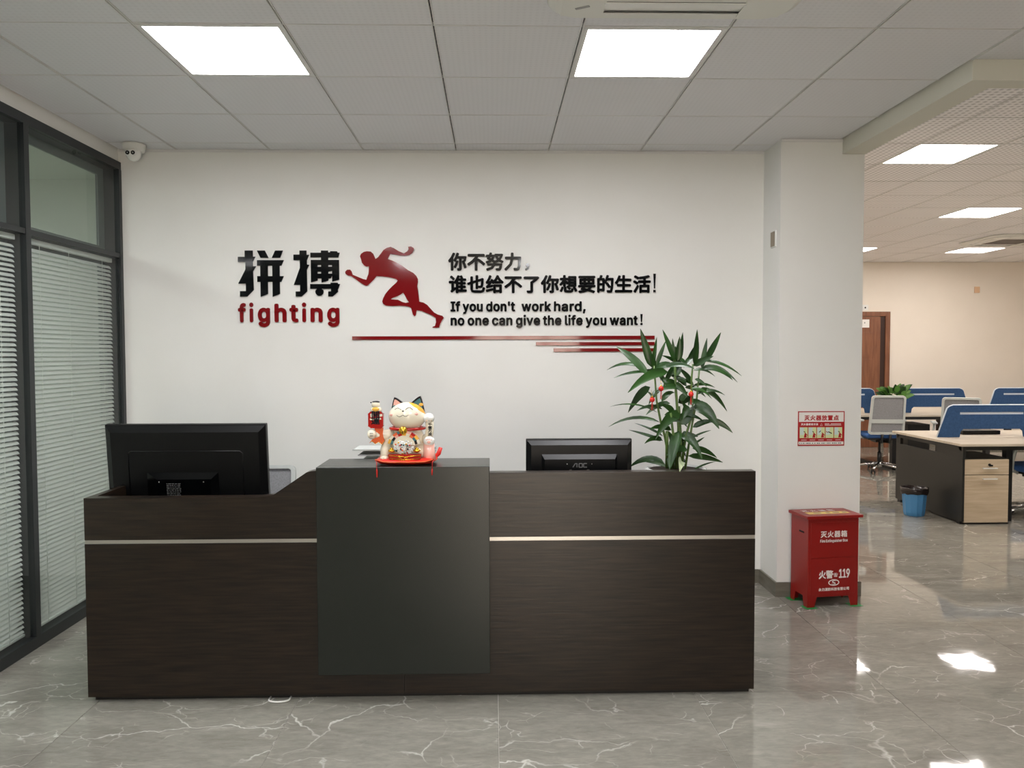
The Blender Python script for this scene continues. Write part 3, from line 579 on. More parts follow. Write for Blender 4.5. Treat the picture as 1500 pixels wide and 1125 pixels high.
# ------------------------------------------------------------------ monitors
def monitor(label, loc, w, z0, z1, tilt, stand_x, big, rz=0):
    t = thing('computer_monitor', label, 'monitor', loc, rz)
    h = z1-z0; R = Matrix.Translation((0, 0, z0)) @ Matrix.Rotation(tilt, 4, 'X')
    def bb(name, m, mb, bev=.002, par=t): 
        mb.xf(R); return mb.build(name, m, par, bev)
    bb('bezel', M['black_plastic'], B(-w/2, w/2, -.008, .022, 0, h), .003)
    bb('screen', M['screen_glass'], B(-w/2+.018, w/2-.018, .0225, .024, .02, h-.018), 0)
    e = .028 if big else .02; d = .03
    m = MB(); a, b = w/2-.004, w/2-.004-e; zt, zi = h-.006, h-.006-e*1.05      # raised back with a bevelled rim
    m.add([(-a, -.008, .004), (a, -.008, .004), (a, -.008, zt), (-a, -.008, zt), (-b, -d, .012), (b, -d, .012), (b, -d, zi), (-b, -d, zi)],
          [(3, 2, 6, 7), (2, 1, 5, 6), (0, 3, 7, 4), (1, 0, 4, 5), (4, 7, 6, 5)])
    bb('back_shell', M['black_plastic'], m, 0)
    m = MB(); a, b = w*.355, w*.33; z2 = h*(.64 if big else .74)
    if big:
        m.tube([(-a, -d, .01), (-a, -d, z2-.01), (-a+.012, -d, z2), (a-.012, -d, z2), (a, -d, z2-.01), (a, -d, .01)], .0035, 6)
        bb('ridge', M['black_plastic'], m, 0)
    else:
        m.add([(-a, -d, .0), (a, -d, .0), (a, -d, z2), (-a, -d, z2), (-b, -d-.02, .0), (b, -d-.02, .0), (b, -d-.02, z2-.022), (-b, -d-.02, z2-.022)],
              [(3, 2, 6, 7), (2, 1, 5, 6), (0, 3, 7, 4), (1, 0, 4, 5), (4, 7, 6, 5)])
        bb('ridge', M['black_plastic'], m, 0)
    if big:
        m = MB(); m.add([(-w*.245, -d, 0), (w*.20, -d, 0), (w*.20, -d, .125), (-w*.245, -d, .125), (-w*.17, -d-.03, 0), (w*.165, -d-.03, 0), (w*.165, -d-.03, .098), (-w*.17, -d-.03, .098)],
                        [(3, 2, 6, 7), (2, 1, 5, 6), (0, 3, 7, 4), (1, 0, 4, 5), (4, 7, 6, 5)])
        bb('housing', M['black_gloss'], m, 0)
        lb = MB()
        for r_ in range(9):
            x = -.085
            while x < -.02:
                l = random.uniform(.004, .014); lb.box(x, min(x+l, -.018), -d-.0312, -d-.0302, .076-r_*.008, .0785-r_*.008); x += l+.004
        bb('rating_label', M['label_print'], lb, 0)
        sc = MB(); sc.ell((-.12, -d-.03, .085), (.003, .002, .003), 8, 6); sc.ell((.09, -d-.03, .085), (.003, .002, .003), 8, 6); bb('screw', M['strip'], sc, 0)
    # stand
    m = MB(); m.prism([[(-.05, .76-loc[2]), (.05, .76-loc[2]), (.035, z0+.1), (-.035, z0+.1)]], .0, .02); m.xf(Matrix.Translation((stand_x, -.02 if big else -.05, 0)))
    m.build('stand_neck', M['black_plastic'], t)
    m = MB(); m.lathe([(.0, .75-loc[2]), (.11, .75-loc[2]), (.11, .756-loc[2]), (.03, .764-loc[2]), (0, .764-loc[2])], 24, (stand_x, 0, 0)); m.build('stand_base', M['black_plastic'], t)
    return t, R
mon1, R1 = monitor('large black flat monitor seen from behind at the left of the desk', (-1.475, 3.86, 0), .765, .850, 1.205, .10, 0, True)
mon2, R2 = monitor('smaller black monitor seen from behind between the cat and the plant', (.418, 3.86, 0), .518, .845, 1.120, .03, 0, False)
# maker's mark on the smaller monitor: A without its bar, O, C
mk = MB(); zb = .140-.012; yl = -.0512; s = .021; x = -.030
def bar(p, q, w_, mb): 
    p, q = Vector((p[0], 0, p[1])), Vector((q[0], 0, q[1])); d = (q-p).normalized(); n = Vector((-d.z, 0, d.x))*w_/2
    mb.prism([[((p+n).x, (p+n).z), ((q+n).x, (q+n).z), ((q-n).x, (q-n).z), ((p-n).x, (p-n).z)]], yl, yl+.0012)
zb = .143
bar((-.034, zb), (-.022, zb+.018), .0045, mk); bar((-.024, zb+.018), (-.014, zb+.018), .004, mk); bar((-.014, zb+.019), (-.014, zb), .0048, mk)
for cx in (.004, .026):
    prs = [((-.008, 0), (.008, 0)), ((-.008, .018), (.008, .018)), ((-.008, 0), (-.008, .018))] + ([((.008, 0), (.008, .018))] if cx < .01 else [])
    for p, q in prs: bar((cx+p[0], zb+p[1]), (cx+q[0], zb+q[1]), .0042, mk)
mk.xf(R2); mk.build('lettering', M['label_print'], mon2)
sc = MB()
for x in (-.062, .058): sc.ell((x, yl, zb+.016), (.0025, .0015, .0025), 8, 6)
for x in (-.045, .04): sc.box(x-.006, x+.006, yl, yl+.001, zb-.014, zb-.012)
sc.xf(R2); sc.build('screw', M['strip'], mon2)

# ------------------------------------------------------------------ wall lettering
YW = YB-.002; YL = YB-.010          # back and front of the 8 mm acrylic
LT = thing('wall_lettering', 'two large stylised black characters above the red word on the wall', 'wall lettering', (0, 0, 0))
def A(c): return [(-1.689+x*.0004905, 2.239-y*.0004915) for x, y in c]
J1 = [[(165,62),(272,62),(272,143),(305,143),(270,210),(270,268),(312,268),(272,335),(278,580),(190,668),(95,668),(95,595),(175,595),(175,497),(75,497),(172,310),(172,215),(75,215),(75,145),(165,145)]]
J2 = [[(325,62),(430,62),(478,158),(372,158)]]; J3 = [[(565,62),(668,62),(630,158),(520,158)]]
J4 = [[(325,188),(678,188),(645,262),(622,262),(622,398),(676,398),(640,475),(622,475),(622,632),(525,672),(525,475),(465,475),(465,632),(367,672),(367,475),(325,475),(325,398),(367,398),(367,262),(325,262)],[(467,262),(525,262),(525,398),(467,398)]]
m = MB()
for c in (J1, J2, J3, J4): m.prism([A(q) for q in c], YL, YW)
m.build('character', M['acrylic_black'], LT)
K1 = [[(885,62),(978,62),(978,118),(1012,118),(982,190),(982,245),(1012,250),(980,315),(982,600),(905,668),(828,668),(828,600),(888,600),(888,515),(805,515),(888,290),(888,188),(805,188),(805,115),(885,115)]]
K2 = [[(1028,90),(1168,90),(1168,62),(1262,62),(1262,85),(1290,85),(1290,70),(1380,72),(1390,90),(1415,90),(1395,152),(1262,152),(1262,185),(1405,185),(1405,445),(1312,472),(1312,395),(1292,430),(1262,430),(1262,458),(1172,482),(1172,430),(1120,430),(1120,458),(1032,480),(1032,185),(1168,185),(1168,152),(1028,152)],
      [(1120,252),(1168,252),(1168,275),(1120,275)],[(1262,252),(1312,252),(1312,275),(1262,275)],[(1120,340),(1168,340),(1168,365),(1120,365)],[(1262,340),(1312,330),(1312,365),(1262,365)]]
K3 = [[(1020,502),(1290,502),(1290,485),(1385,485),(1390,502),(1415,502),(1385,580),(1390,605),(1315,668),(1258,668),(1258,600),(1295,600),(1295,565),(1170,565),(1192,580),(1198,605),(1190,635),(1165,655),(1142,660),(1118,655),(1096,635),(1087,605),(1094,580),(1112,565),(1020,565)]]
m = MB()
for c in (K1, K2, K3): m.prism([A(q) for q in c], YL, YW)
m.build('character', M['acrylic_black'], LT)
LF = thing('wall_lettering', 'dark red word fighting in lower-case letters left of the runner', 'wall lettering')
for ch, a, b in (('f',65,170),('i',215,268),('g',325,487),('h',545,705),('t',742,862),('i',908,965),('n',1020,1182),('g',1240,1403)):
    x0, x1 = -1.689+a*.0004905, -1.689+b*.0004905; adv, cs = latin_contours(ch); bx = bbox(cs); bo = 31
    zs = .117/.5/1000*1.0; zs = .000226; r = bo*zs
    xs = (x1-x0-2*r)/(bx[1]-bx[0]); mb = MB()
    ring_prism(mb, [[(x0+r+(p-bx[0])*xs, 1.747+r*.6+q*zs*.93) for p, q in c] for c in cs], r, YL, YW); mb.build('letter', M['acrylic_red'], LF)
RP = [(300,145),(345,148),(375,175),(388,205),(400,235),(430,215),(465,170),(495,130),(535,105),(580,92),(620,110),(670,142),(735,170),(775,145),(790,120),(785,92),(820,88),(850,105),(855,125),(835,165),(800,190),(745,198),(690,195),(620,182),(575,175),(545,235),(600,255),(660,285),(720,320),(785,368),(845,400),(880,435),(897,470),(898,510),(890,555),(900,620),(908,690),(912,738),(960,748),(1005,775),(1040,815),(1085,865),(1130,890),(1185,905),(1202,930),(1175,965),(1158,1000),(1145,1045),(1110,1048),(1065,1045),(1068,1035),(1095,1025),(1108,980),(1105,930),(1060,900),(1000,875),(940,848),(880,840),(870,900),(855,910),(835,890),(815,815),(795,800),(750,790),(680,785),(600,790),(520,785),(485,765),(475,735),(485,700),(510,650),(550,600),(600,550),(640,515),(660,490),(640,470),(560,450),(480,440),(410,437),(380,475),(340,515),(310,543),(290,551),(265,543),(220,515),(160,470),(110,435),(75,430),(45,410),(42,385),(65,362),(100,360),(118,380),(130,420),(190,445),(250,470),(290,480),(300,450),(315,410),(320,370),(322,322),(290,325),(265,310),(240,280),(232,245),(218,205),(230,175),(265,152)]
RH = [(722,632),(745,670),(765,710),(790,745),(750,752),(710,740),(660,715),(575,710),(600,692),(650,675),(690,655)]
def Ar(c): return [(-.984+x*.0005515, 2.284-y*.0005515) for x, y in c]
rn = MB().prism([Ar(RP), Ar(RH)], YL, YW); tag(rn.build('runner_silhouette', M['acrylic_red']), 'dark red acrylic silhouette of a sprinting man on the wall', 'wall decal')
L1 = thing('wall_lettering', 'short upper line of black Chinese characters ending in a comma', 'wall lettering')
for k, ch in enumerate('你不努力'):
    mb = MB(); cjk_add(mb, ch, -.289+k*.1207, 2.0915, .119, YL, YW, .0044); mb.build('character', M['acrylic_black'], L1)
mb = MB(); cjk_add(mb, '，', .196, 2.095, .125, YL, YW, .003); mb.build('character', M['acrylic_black'], L1)
L2 = thing('wall_lettering', 'long lower line of black Chinese characters ending in an exclamation mark', 'wall lettering')
for k, ch in enumerate('谁也给不了你想要的生活'):
    mb = MB(); cjk_add(mb, ch, -.289+k*.1208, 1.9455, .119, YL, YW, .0044); mb.build('character', M['acrylic_black'], L2)
mb = MB(); mb.prism([[(1.058, 1.962), (1.066, 1.962), (1.070, 2.058), (1.054, 2.058)]], YL, YW); mb.prism([[(1.054, 1.938), (1.070, 1.938), (1.070, 1.952), (1.054, 1.952)]], YL, YW); mb.build('character', M['acrylic_black'], L2)
L3 = thing('wall_lettering', 'upper English line in black letters: If you do not work hard', 'wall lettering')
L3['label'] = "upper black English line reading If you don't work hard"
sE = .0001155
latin_line("If you don't", -.274, .141, 1.816, sE, M['acrylic_black'], L3, YL, YW, 32)
latin_line("work", .190, .378, 1.816, sE, M['acrylic_black'], L3, YL, YW, 32)
latin_line("hard,", .403, .605, 1.816, sE, M['acrylic_black'], L3, YL, YW, 32)
L4 = thing('wall_lettering', 'lower black English line reading no one can give the life you want', 'wall lettering')
latin_line("no one can give the life you want", -.274, .949, 1.7245, sE, M['acrylic_black'], L4, YL, YW, 32)
mb = MB(); mb.prism([[(.973, 1.742), (.980, 1.742), (.984, 1.794), (.969, 1.794)]], YL, YW); mb.prism([[(.969, 1.7235), (.984, 1.7235), (.984, 1.735), (.969, 1.735)]], YL, YW); mb.build('letter', M['acrylic_black'], L4)
for lb, a, b, z0, z1 in (('top and longest of the three dark red stripes under the slogan', -.92, 1.064, 1.629, 1.652), ('middle dark red stripe under the slogan', .281, 1.064, 1.589, 1.611), ('bottom and shortest dark red stripe under the slogan', .397, 1.064, 1.548, 1.570)):
    tag(B(a, b, YL, YW, z0, z1).build('wall_stripe', M['acrylic_red'], bevel=.001), lb, 'wall decal', 'dark red acrylic stripes')

# ================================================================== LUCKY CAT on its cushion (on the counter)
CX, CY, CZ = -.391, 3.572, 1.0455
u = .000408
def q(x, z): return ((x-570)*u, (800-z)*u + .022)          # sketch units to metres, cushion top at about .022
cu = thing('cushion', 'flat red satin cushion under the lucky cat on the counter', 'cushion', (CX, CY, CZ))
m = MB(); n = 14; hx, hy = .135, .105; vs_ = []; fs = []
for sgn in (1, -1):
    for j in range(n+1):
        for i in range(n+1):
            a, b = -1+2*i/n, -1+2*j/n; e = (1-a**4)*(1-b**4); r = max(abs(a), abs(b))
            vs_.append((hx*a*(1-.06*b*b), hy*b*(1-.06*a*a), .017 + sgn*.016*e**.4 - .004*(1 if sgn > 0 else 0)*math.exp(-4*(a*a+b*b)) + .012*(abs(a)*abs(b))**6))
k = (n+1)**2
for j in range(n):
    for i in range(n):
        a = j*(n+1)+i; fs.append((a, a+1, a+n+2, a+n+1)); fs.append((k+a, k+a+n+1, k+a+n+2, k+a+1))
m.add(vs_, fs, True); m.build('cushion_body', M['cushion_red'], cu)
m = MB(); m.torus((0, 0, 0), 1, .0022, 32, 6)
pts = []
for i in range(41):
    t_ = 2*PI*i/40; a, b = math.cos(t_), math.sin(t_); k_ = 1/max(abs(a), abs(b)); a, b = a*k_, b*k_
    pts.append((hx*a*(1-.06*b*b), hy*b*(1-.06*a*a), .016+.012*(abs(a)*abs(b))**6))
m = MB(); m.tube(pts, .0022, 6, False); m.build('piping', M['ceramic_orange'], cu)
for sx in (-1, 1):
    fx = sx*.129+.004
    m = MB(); m.tube([(fx, -.100, .024), (fx-.005*sx, -.126, .026), (fx-.008*sx, -.137, .018), (fx-.009*sx, -.140, -.01)], .0013, 5)
    m.tube([(fx-.009*sx, -.140, -.008), (fx-.0095*sx, -.140, -.018), (fx-.010*sx, -.140, -.044 if sx < 0 else -.036)], [.0028, .0036, .0024], 6); m.build('tassel', M['red_thread'], cu)
m = MB(); m.tube([(.128, .06, .02), (.138, .075, .032), (.147, .082, .058)], [.006, .011, .009], 8); m.build('corner', M['cushion_red'], cu)

cat = thing('lucky_cat', 'cream ceramic lucky cat with raised paw, red collar and gold bell on the counter', 'figurine', (CX, CY, CZ))
# head with an amber patch, body, haunches
hm = mat('cat head glaze', rgb(238, 230, 208), 0.14, 0, 0.5, 0.5); b_ = hm.node_tree.nodes['Principled BSDF']
tc = nd(hm, 'ShaderNodeTexCoord'); sp = nd(hm, 'ShaderNodeSeparateXYZ'); lk(hm, tc.outputs['Object'], sp.inputs[0])
a_ = nd(hm, 'ShaderNodeMath', operation='MULTIPLY_ADD'); a_.inputs[1].default_value = .72; lk(hm, sp.outputs['X'], a_.inputs[0]); lk(hm, sp.outputs['Z'], a_.inputs[2])
g_ = nd(hm, 'ShaderNodeMath', operation='GREATER_THAN'); g_.inputs[1].default_value = .284; lk(hm, a_.outputs[0], g_.inputs[0])
mx = nd(hm, 'ShaderNodeMixRGB'); mx.inputs['Color1'].default_value = rgb(238, 230, 208); mx.inputs['Color2'].default_value = rgb(240, 180, 70)
lk(hm, g_.outputs[0], mx.inputs['Fac']); lk(hm, mx.outputs[0], b_.inputs['Base Color'])
x, z = q(580, 335); m = MB(); m.ell((x, -.012, z), (.0835, .068, .064), 28, 18); m.build('head', hm, cat)
x, z = q(575, 610); m = MB(); m.ell((x, .008, z), (.078, .062, .088), 24, 16); m.ell((q(470, 0)[0], .0, .055), (.05, .055, .042), 16, 10); m.ell((q(700, 0)[0], .0, .055), (.05, .055, .042), 16, 10)
m.build('body', M['cream'], cat)
def ear(px, tip, base, inner, out):
    bx0, bz0 = q(*base[0]); bx1, bz1 = q(*base[1]); tx, tz = q(*tip)
    m = MB(); y0 = -.012; cx, cz = (bx0+bx1)/2, (bz0+bz1)/2
    N = 6
    rows = []
    for k_ in range(N+1):
        t_ = k_/N; w = (1-t_)**.8
        lx, lz = cx+(bx0-cx)*w+(tx-cx)*t_, cz+(bz0-cz)*w+(tz-cz)*t_; rx, rz = cx+(bx1-cx)*w+(tx-cx)*t_, cz+(bz1-cz)*w+(tz-cz)*t_
        rows.append(((lx, lz), (rx, rz)))
    contour = [r[0] for r in rows] + [r[1] for r in reversed(rows[:-1])]
    m.prism([contour], y0-.006, y0+.016); m.build('ear', M[out], cat, bevel=.004, seg=3)
    c_ = (sum(p[0] for p in contour)/len(contour), sum(p[1] for p in contour)/len(contour))
    m = MB(); m.prism([[(c_[0]+(a-c_[0])*.66, c_[1]+(b-c_[1])*.66) for a, b in contour]], y0-.0105, y0-.004); m.build('ear_lining', M[inner], cat, bevel=.001)
ear(0, (440, 125), ((402, 300), (538, 188)), 'cream_pink', 'ceramic_black')
ear(0, (728, 112), ((622, 188), (776, 300)), 'ceramic_teal', 'ceramic_black')
m = MB(); m.ell((q(445,0)[0], -.0235, q(0,235)[1]), (.009, .002, .010), 10, 6); m.build('ear_patch', M['ceramic_teal'], cat)
m = MB(); m.ell((q(735,0)[0], -.0235, q(0,205)[1]), (.010, .002, .007), 10, 6); m.build('ear_patch', M['yellow'], cat)
# face, laid on the curved head
hx0, hz0 = q(580, 335)
def fy(x, z, off=.0008):
    k_ = 1-((x-hx0)/.0835)**2-((z-hz0)/.064)**2; return -.012-.068*math.sqrt(max(k_, .01))-off
def face(pts, r, name, m_):
    P3 = [(lambda p: (p[0], fy(*p), p[1]))(q(*p)) for p in pts]; mm = MB(); mm.tube(P3, r, 6); mm.build(name, m_, cat)
def arc(x0, x1, z, h, n=8): return [(x0+(x1-x0)*i/n, z-h*math.sin(PI*i/n)) for i in range(n+1)]
face(arc(455, 530, 255, 18), .0011, 'eye', M['ceramic_black']); face(arc(575, 655, 255, 24), .0011, 'eye', M['ceramic_black'])
face(arc(480, 545, 312, -16), .0009, 'mouth', M['ceramic_black']); face(arc(548, 610, 308, -16), .0009, 'mouth', M['ceramic_black'])
nx, nz = q(550, 268); m = MB(); m.ell((nx, fy(nx, nz, .001), nz), (.005, .003, .003), 10, 6); m.build('nose', M['ceramic_black'], cat)
for px, pz in ((425, 312), (688, 300)):
    nx, nz = q(px, pz); m = MB(); m.ell((nx, fy(nx, nz, -.0015), nz), (.010, .004, .007), 12, 6); m.build('cheek', M['cream_pink'], cat)
m = MB(); x, z = q(580, 468); m.torus((x, -.004, z), .062, .0072, 32, 8, 1.24, 1.0); m.build('collar', M['ceramic_red'], cat)
m = MB(); x, z = q(550, 480); m.ell((x, -.074, z), (.019, .017, .019), 16, 10); m.build('bell', M['gold'], cat)
m = MB(); m.box(x-.0015, x+.0015, -.0925, -.085, z-.014, z-.002); m.ell((x, -.090, z-.002), (.003, .003, .003), 8, 6); m.build('bell_slot', M['ceramic_black'], cat)
# treasure fan, pebble heap, boat
x, z = q(560, 640); cols = ['ceramic_black', 'ceramic_red', 'cream', 'ceramic_teal', 'cream_pink', 'yellow', 'ceramic_orange']
for ring, (r0, r1) in enumerate(((.050, .060), (.060, .072))):
    for k_ in range(9):
        a0, a1 = PI*(.04+.92*k_/9), PI*(.04+.92*(k_+1)/9)-.02
        c = [(x+r0*math.cos(a0), z+r0*.9*math.sin(a0)), (x+r1*math.cos(a0), z+r1*.9*math.sin(a0)), (x+r1*math.cos(a1), z+r1*.9*math.sin(a1)), (x+r0*math.cos(a1), z+r0*.9*math.sin(a1))]
        m = MB(); m.prism([c], -.078+ring*.004, -.060); m.build('fan_piece', M[cols[(k_*3+ring*2) % 7]], cat, bevel=.001)
m = MB(); c = [(x+.05*math.cos(PI*i/16), z+.045*math.sin(PI*i/16)) for i in range(17)]; m.prism([c], -.076, -.05); m.build('fan_disc', M['cream'], cat)
m = MB(); 
for i in range(120):
    a = random.uniform(0, 2*PI); r = math.sqrt(random.random()); px, pz = x+.044*r*math.cos(a), z-.008+.032*r*math.sin(a)
    m.ell((px, -.080-.012*(1-r*r), pz), (.0042, .004, .0036), 6, 4)
o = m.build('pebble_heap', M['white_gloss'], cat); o['kind'] = 'stuff'
for k_ in range(16):
    m = MB(); a = random.uniform(0, 2*PI); r = random.uniform(.3, .95); m.ell((x+.046*r*math.cos(a), -.086-.010*(1-r*r), z-.006+.032*r*math.sin(a)), (.004, .004, .004), 8, 5)
    m.build('bead', M[['ceramic_black', 'ceramic_teal', 'gold', 'ceramic_orange', 'ceramic_red'][k_ % 5]], cat)
x0, z0 = q(398, 808); x1, z1 = q(742, 735)
m = MB(); m.prism([[(x0+.012, z0), (x1-.012, z0), (x1, z0+.012), (x1+.001, z1), (x0-.001, z1), (x0, z0+.012)]], -.092, -.03); m.build('treasure_boat', M['ceramic_red'], cat, bevel=.003)
m = MB(); m.tube([(x0, -.093, z1-.004), ((x0+x1)/2, -.095, z1-.010), (x1, -.093, z1-.004)], .0022, 6); m.tube([(x0+.004, -.093, z0+.012), ((x0+x1)/2, -.095, z0+.006), (x1-.004, -.093, z0+.012)], .0016, 6); m.build('boat_trim', M['gold'], cat)
m = MB(); x, z = q(550, 785)
for sx in (-1, 1):
    m.tube([(x, -.096, z), (x+sx*.012, -.097, z+.008), (x+sx*.024, -.096, z+.004), (x+sx*.012, -.097, z-.003), (x, -.096, z)], .0014, 6); m.tube([(x, -.096, z), (x+sx*.010, -.097, z-.010)], .0014, 6)
m.build('bow', M['gold'], cat)
for px in (425, 695):
    x, z = q(px, 690); m = MB(); m.ell((x, -.070, z-.004), (.017, .012, .008), 12, 6); m.ell((x, -.070, z+.003), (.009, .010, .008), 10, 6); m.build('gold_ingot', M['gold'], cat)
# viewer's left: foreleg, arm, round paw holding the plaque
m = MB(); m.tube([(q(370,0)[0], -.01, q(0,600)[1]), (q(345,0)[0], -.03, q(0,700)[1]), (q(342,0)[0], -.05, q(0,770)[1])], [.024, .024, .020], 14); m.ell((q(345,0)[0], -.062, q(0,778)[1]), (.021, .020, .012), 14, 8); m.build('foreleg', M['cream'], cat)
m = MB()
for k_ in range(3): m.ell((q(330+18*k_,0)[0], -.081, q(0,782)[1]), (.0045, .004, .008), 8, 5)
m.build('toe', M['cream'], cat)
m = MB(); m.tube([(q(420,0)[0], -.005, q(0,530)[1]), (q(340,0)[0], -.015, q(0,545)[1]), (q(270,0)[0], -.03, q(0,535)[1]), (q(215,0)[0], -.04, q(0,525)[1])], [.027, .026, .020, .017], 14); m.build('arm', M['cream'], cat)
x, z = q(205, 522); m = MB(); m.ell((x, -.050, z), (.0215, .020, .0225), 16, 10); m.build('paw', M['cream'], cat)
m = MB()
for k_ in (-1, 1): m.tube([(x-.006, -.070, z+k_*.006), (x+.008, -.070, z+k_*.006)], .0011, 6)
m.build('paw_line', M['ceramic_black'], cat)
pl = [(168,300),(195,278),(305,278),(332,300),(332,432),(305,455),(195,455),(168,432)]
m = MB().prism([[q(*p) for p in pl]], -.058, -.034); m.build('plaque', M['ceramic_red'], cat, bevel=.003)
m = MB(); cjk_add(m, '開', q(200,0)[0], q(0,348)[1]+.004, .034, -.0592, -.0575, .0011, .040); cjk_add(m, '運', q(198,0)[0], q(0,415)[1]+.003, .032, -.0592, -.0575, .0011, .040)
m.build('plaque_lettering', M['ceramic_black'], cat)
m = MB(); m.prism([[q(186,352), q(305,344), q(312,360), q(190,366)]], -.0590, -.0575); m.prism([[q(192,300), q(222,288), q(224,330), q(196,338)]], -.0588, -.0575); m.prism([[q(290,304), q(322,300), q(322,326), q(292,330)]], -.0588, -.0575); m.build('plaque_patch', M['cream'], cat)
m = MB(); m.prism([[q(235,455), q(325,455), q(318,520), q(338,600), q(310,632), q(275,605), q(240,628), q(205,600), q(185,612), q(240,540)]], -.048, -.034); m.build('cloth', M['ceramic_orange'], cat, bevel=.002)
m = MB(); m.tube([(lambda p: (p[0], -.0495, p[1]))(q(*p)) for p in ((338,600), (310,632), (275,605), (240,628), (205,600), (185,612))], .0016, 6); m.build('cloth_trim', M['gold'], cat)
x, z = q(250, 225); m = MB(); m.ell((x, -.044, z-.012), (.026, .018, .016), 14, 8); m.ell((x-.001, -.046, z+.010), (.019, .016, .016), 14, 8); m.build('small_deity', M['cream'], cat)
m = MB(); m.ell((x, -.046, z+.022), (.018, .013, .005), 14, 6); m.ell((x-.022, -.046, z+.019), (.004, .004, .003), 8, 5); m.build('small_hat', M['ceramic_black'], cat)
m = MB(); m.ell((x, -.058, z-.010), (.016, .007, .010), 12, 6); m.build('small_robe', M['yellow'], cat)
# viewer's right: raised arm with its lettering, and the foot with a pink sole
m = MB(); m.tube([(q(760,0)[0], .0, q(0,600)[1]), (q(815,0)[0], -.02, q(0,560)[1]), (q(832,0)[0], -.03, q(0,470)[1]), (q(828,0)[0], -.035, q(0,370)[1])], [.024, .020, .0185, .019], 14); m.build('raised_arm', M['cream'], cat)
x, z = q(822, 352); m = MB(); m.ell((x, -.040, z), (.0255, .022, .023), 16, 10); m.build('raised_paw', M['white_gloss'], cat)
x, z = q(838, 470); m = MB(); m.box(x-.0105, x+.0105, -.0545, -.046, z-.029, z+.030); m.build('arm_panel', M['cream'], cat, bevel=.002)
m = MB()
for k_, ch in enumerate('千客万来'): cjk_add(m, ch, x-.0095, z+.0165-.0148*k_, .0142, -.0556, -.0544, .0006, .019)
m.build('arm_lettering', M['ceramic_black'], cat)
m = MB()
for k_ in range(3): m.tube([(x-.014+.010*k_, -.0605, z+.033), (x-.014+.010*k_, -.0600, z+.041)], .001, 5)
m.build('claw', M['gold'], cat)
m = MB(); x, z = q(825, 660); m.tube([(x, -.040, .018), (x, -.045, .045), (x, -.05, q(0,620)[1])], [.030, .0265, .024], 16); m.build('hind_leg', M['cream_pink'], cat)
x, z = q(828, 600); m = MB(); m.ell((x, -.060, z), (.0255, .018, .0225), 18, 10); m.build('hind_paw', M['white_gloss'], cat)
m = MB(); m.ell((x, -.0765, z-.002), (.008, .003, .007), 12, 6)
for k_ in range(4): m.ell((x-.010+.0068*k_, -.0755, z+.008+(.003 if k_ in (1, 2) else 0)), (.003, .0025, .003), 8, 5)
m.build('paw_pad', M['cream_pink'], cat)

# stacked thin trays behind the cat
tr = thing('letter_tray', 'thin grey trays stacked behind the lucky cat, their ends showing at its left', 'tray', (-.51, 3.92, .749))
for k_, (dz, dx) in enumerate(((.272, .03), (.298, .015), (.322, -.01))):
    m = MB(); m.box(-.16+dx, .22, -.10, .10, dz-.001, dz+.002); m.box(-.16+dx, .22, -.101, -.098, dz, dz+.004+.001*k_); m.build('tray', M['vane'] if k_ % 2 else M['chair_grey'], tr)
m = MB()
for sx in (.0, .21):
    for sy in (-.095, .09): m.box(sx, sx+.006, sy, sy+.006, 0, .323)
m.build('post', M['chair_grey'], tr)

# ================================================================== DRACAENA in its pot on the worktop
PX, PY, PZ = .885, 3.80, .749
pt = thing('potted_dracaena', 'tall leafy dracaena with dark green blades standing behind the right desk top', 'plant', (PX, PY, PZ))
m = MB(); m.lathe([(.0, .0), (.095, .0), (.12, .06), (.138, .16), (.140, .222)], 32); m.build('pot', M['pot_navy'], pt)
m = MB(); m.lathe([(.1405, .212), (.145, .216), (.145, .231), (.132, .231), (.132, .216)], 32, cap=False); m.build('pot_rim', M['pot_white'], pt)
m = MB(); m.lathe([(0, .212), (.1315, .212), (.1315, .224), (0, .229)], 32); m.build('soil', M['soil'], pt)
kk = .000729
def P3(x, z, y=0): return Vector(((x-580)*kk, y, .232 + (1010-z)*kk))
stems = [([(545,1020),(500,800),(470,700),(440,560),(420,330)], -.03, .007), ([(580,1020),(592,740),(572,500),(560,290)], -.01, .008), ([(615,1020),(640,800),(690,640),(680,430),(690,320)], .02, .007),
         ([(640,1020),(680,760),(720,560),(742,350)], .05, .006), ([(520,1010),(510,850),(505,760)], -.05, .009), ([(600,1010),(612,850),(600,600)], .03, .008), ([(560,1015),(555,800),(530,640)], -.04, .007)]
for pts, y, r in stems:
    m = MB(); P_s = [P3(a, b, y*i/len(pts)+(-.01 if i else 0)) for i, (a, b) in enumerate(pts)]; m.tube(P_s, [r*(1-.1*i) for i in range(len(pts))], 8); m.build('cane', M['stem'], pt)
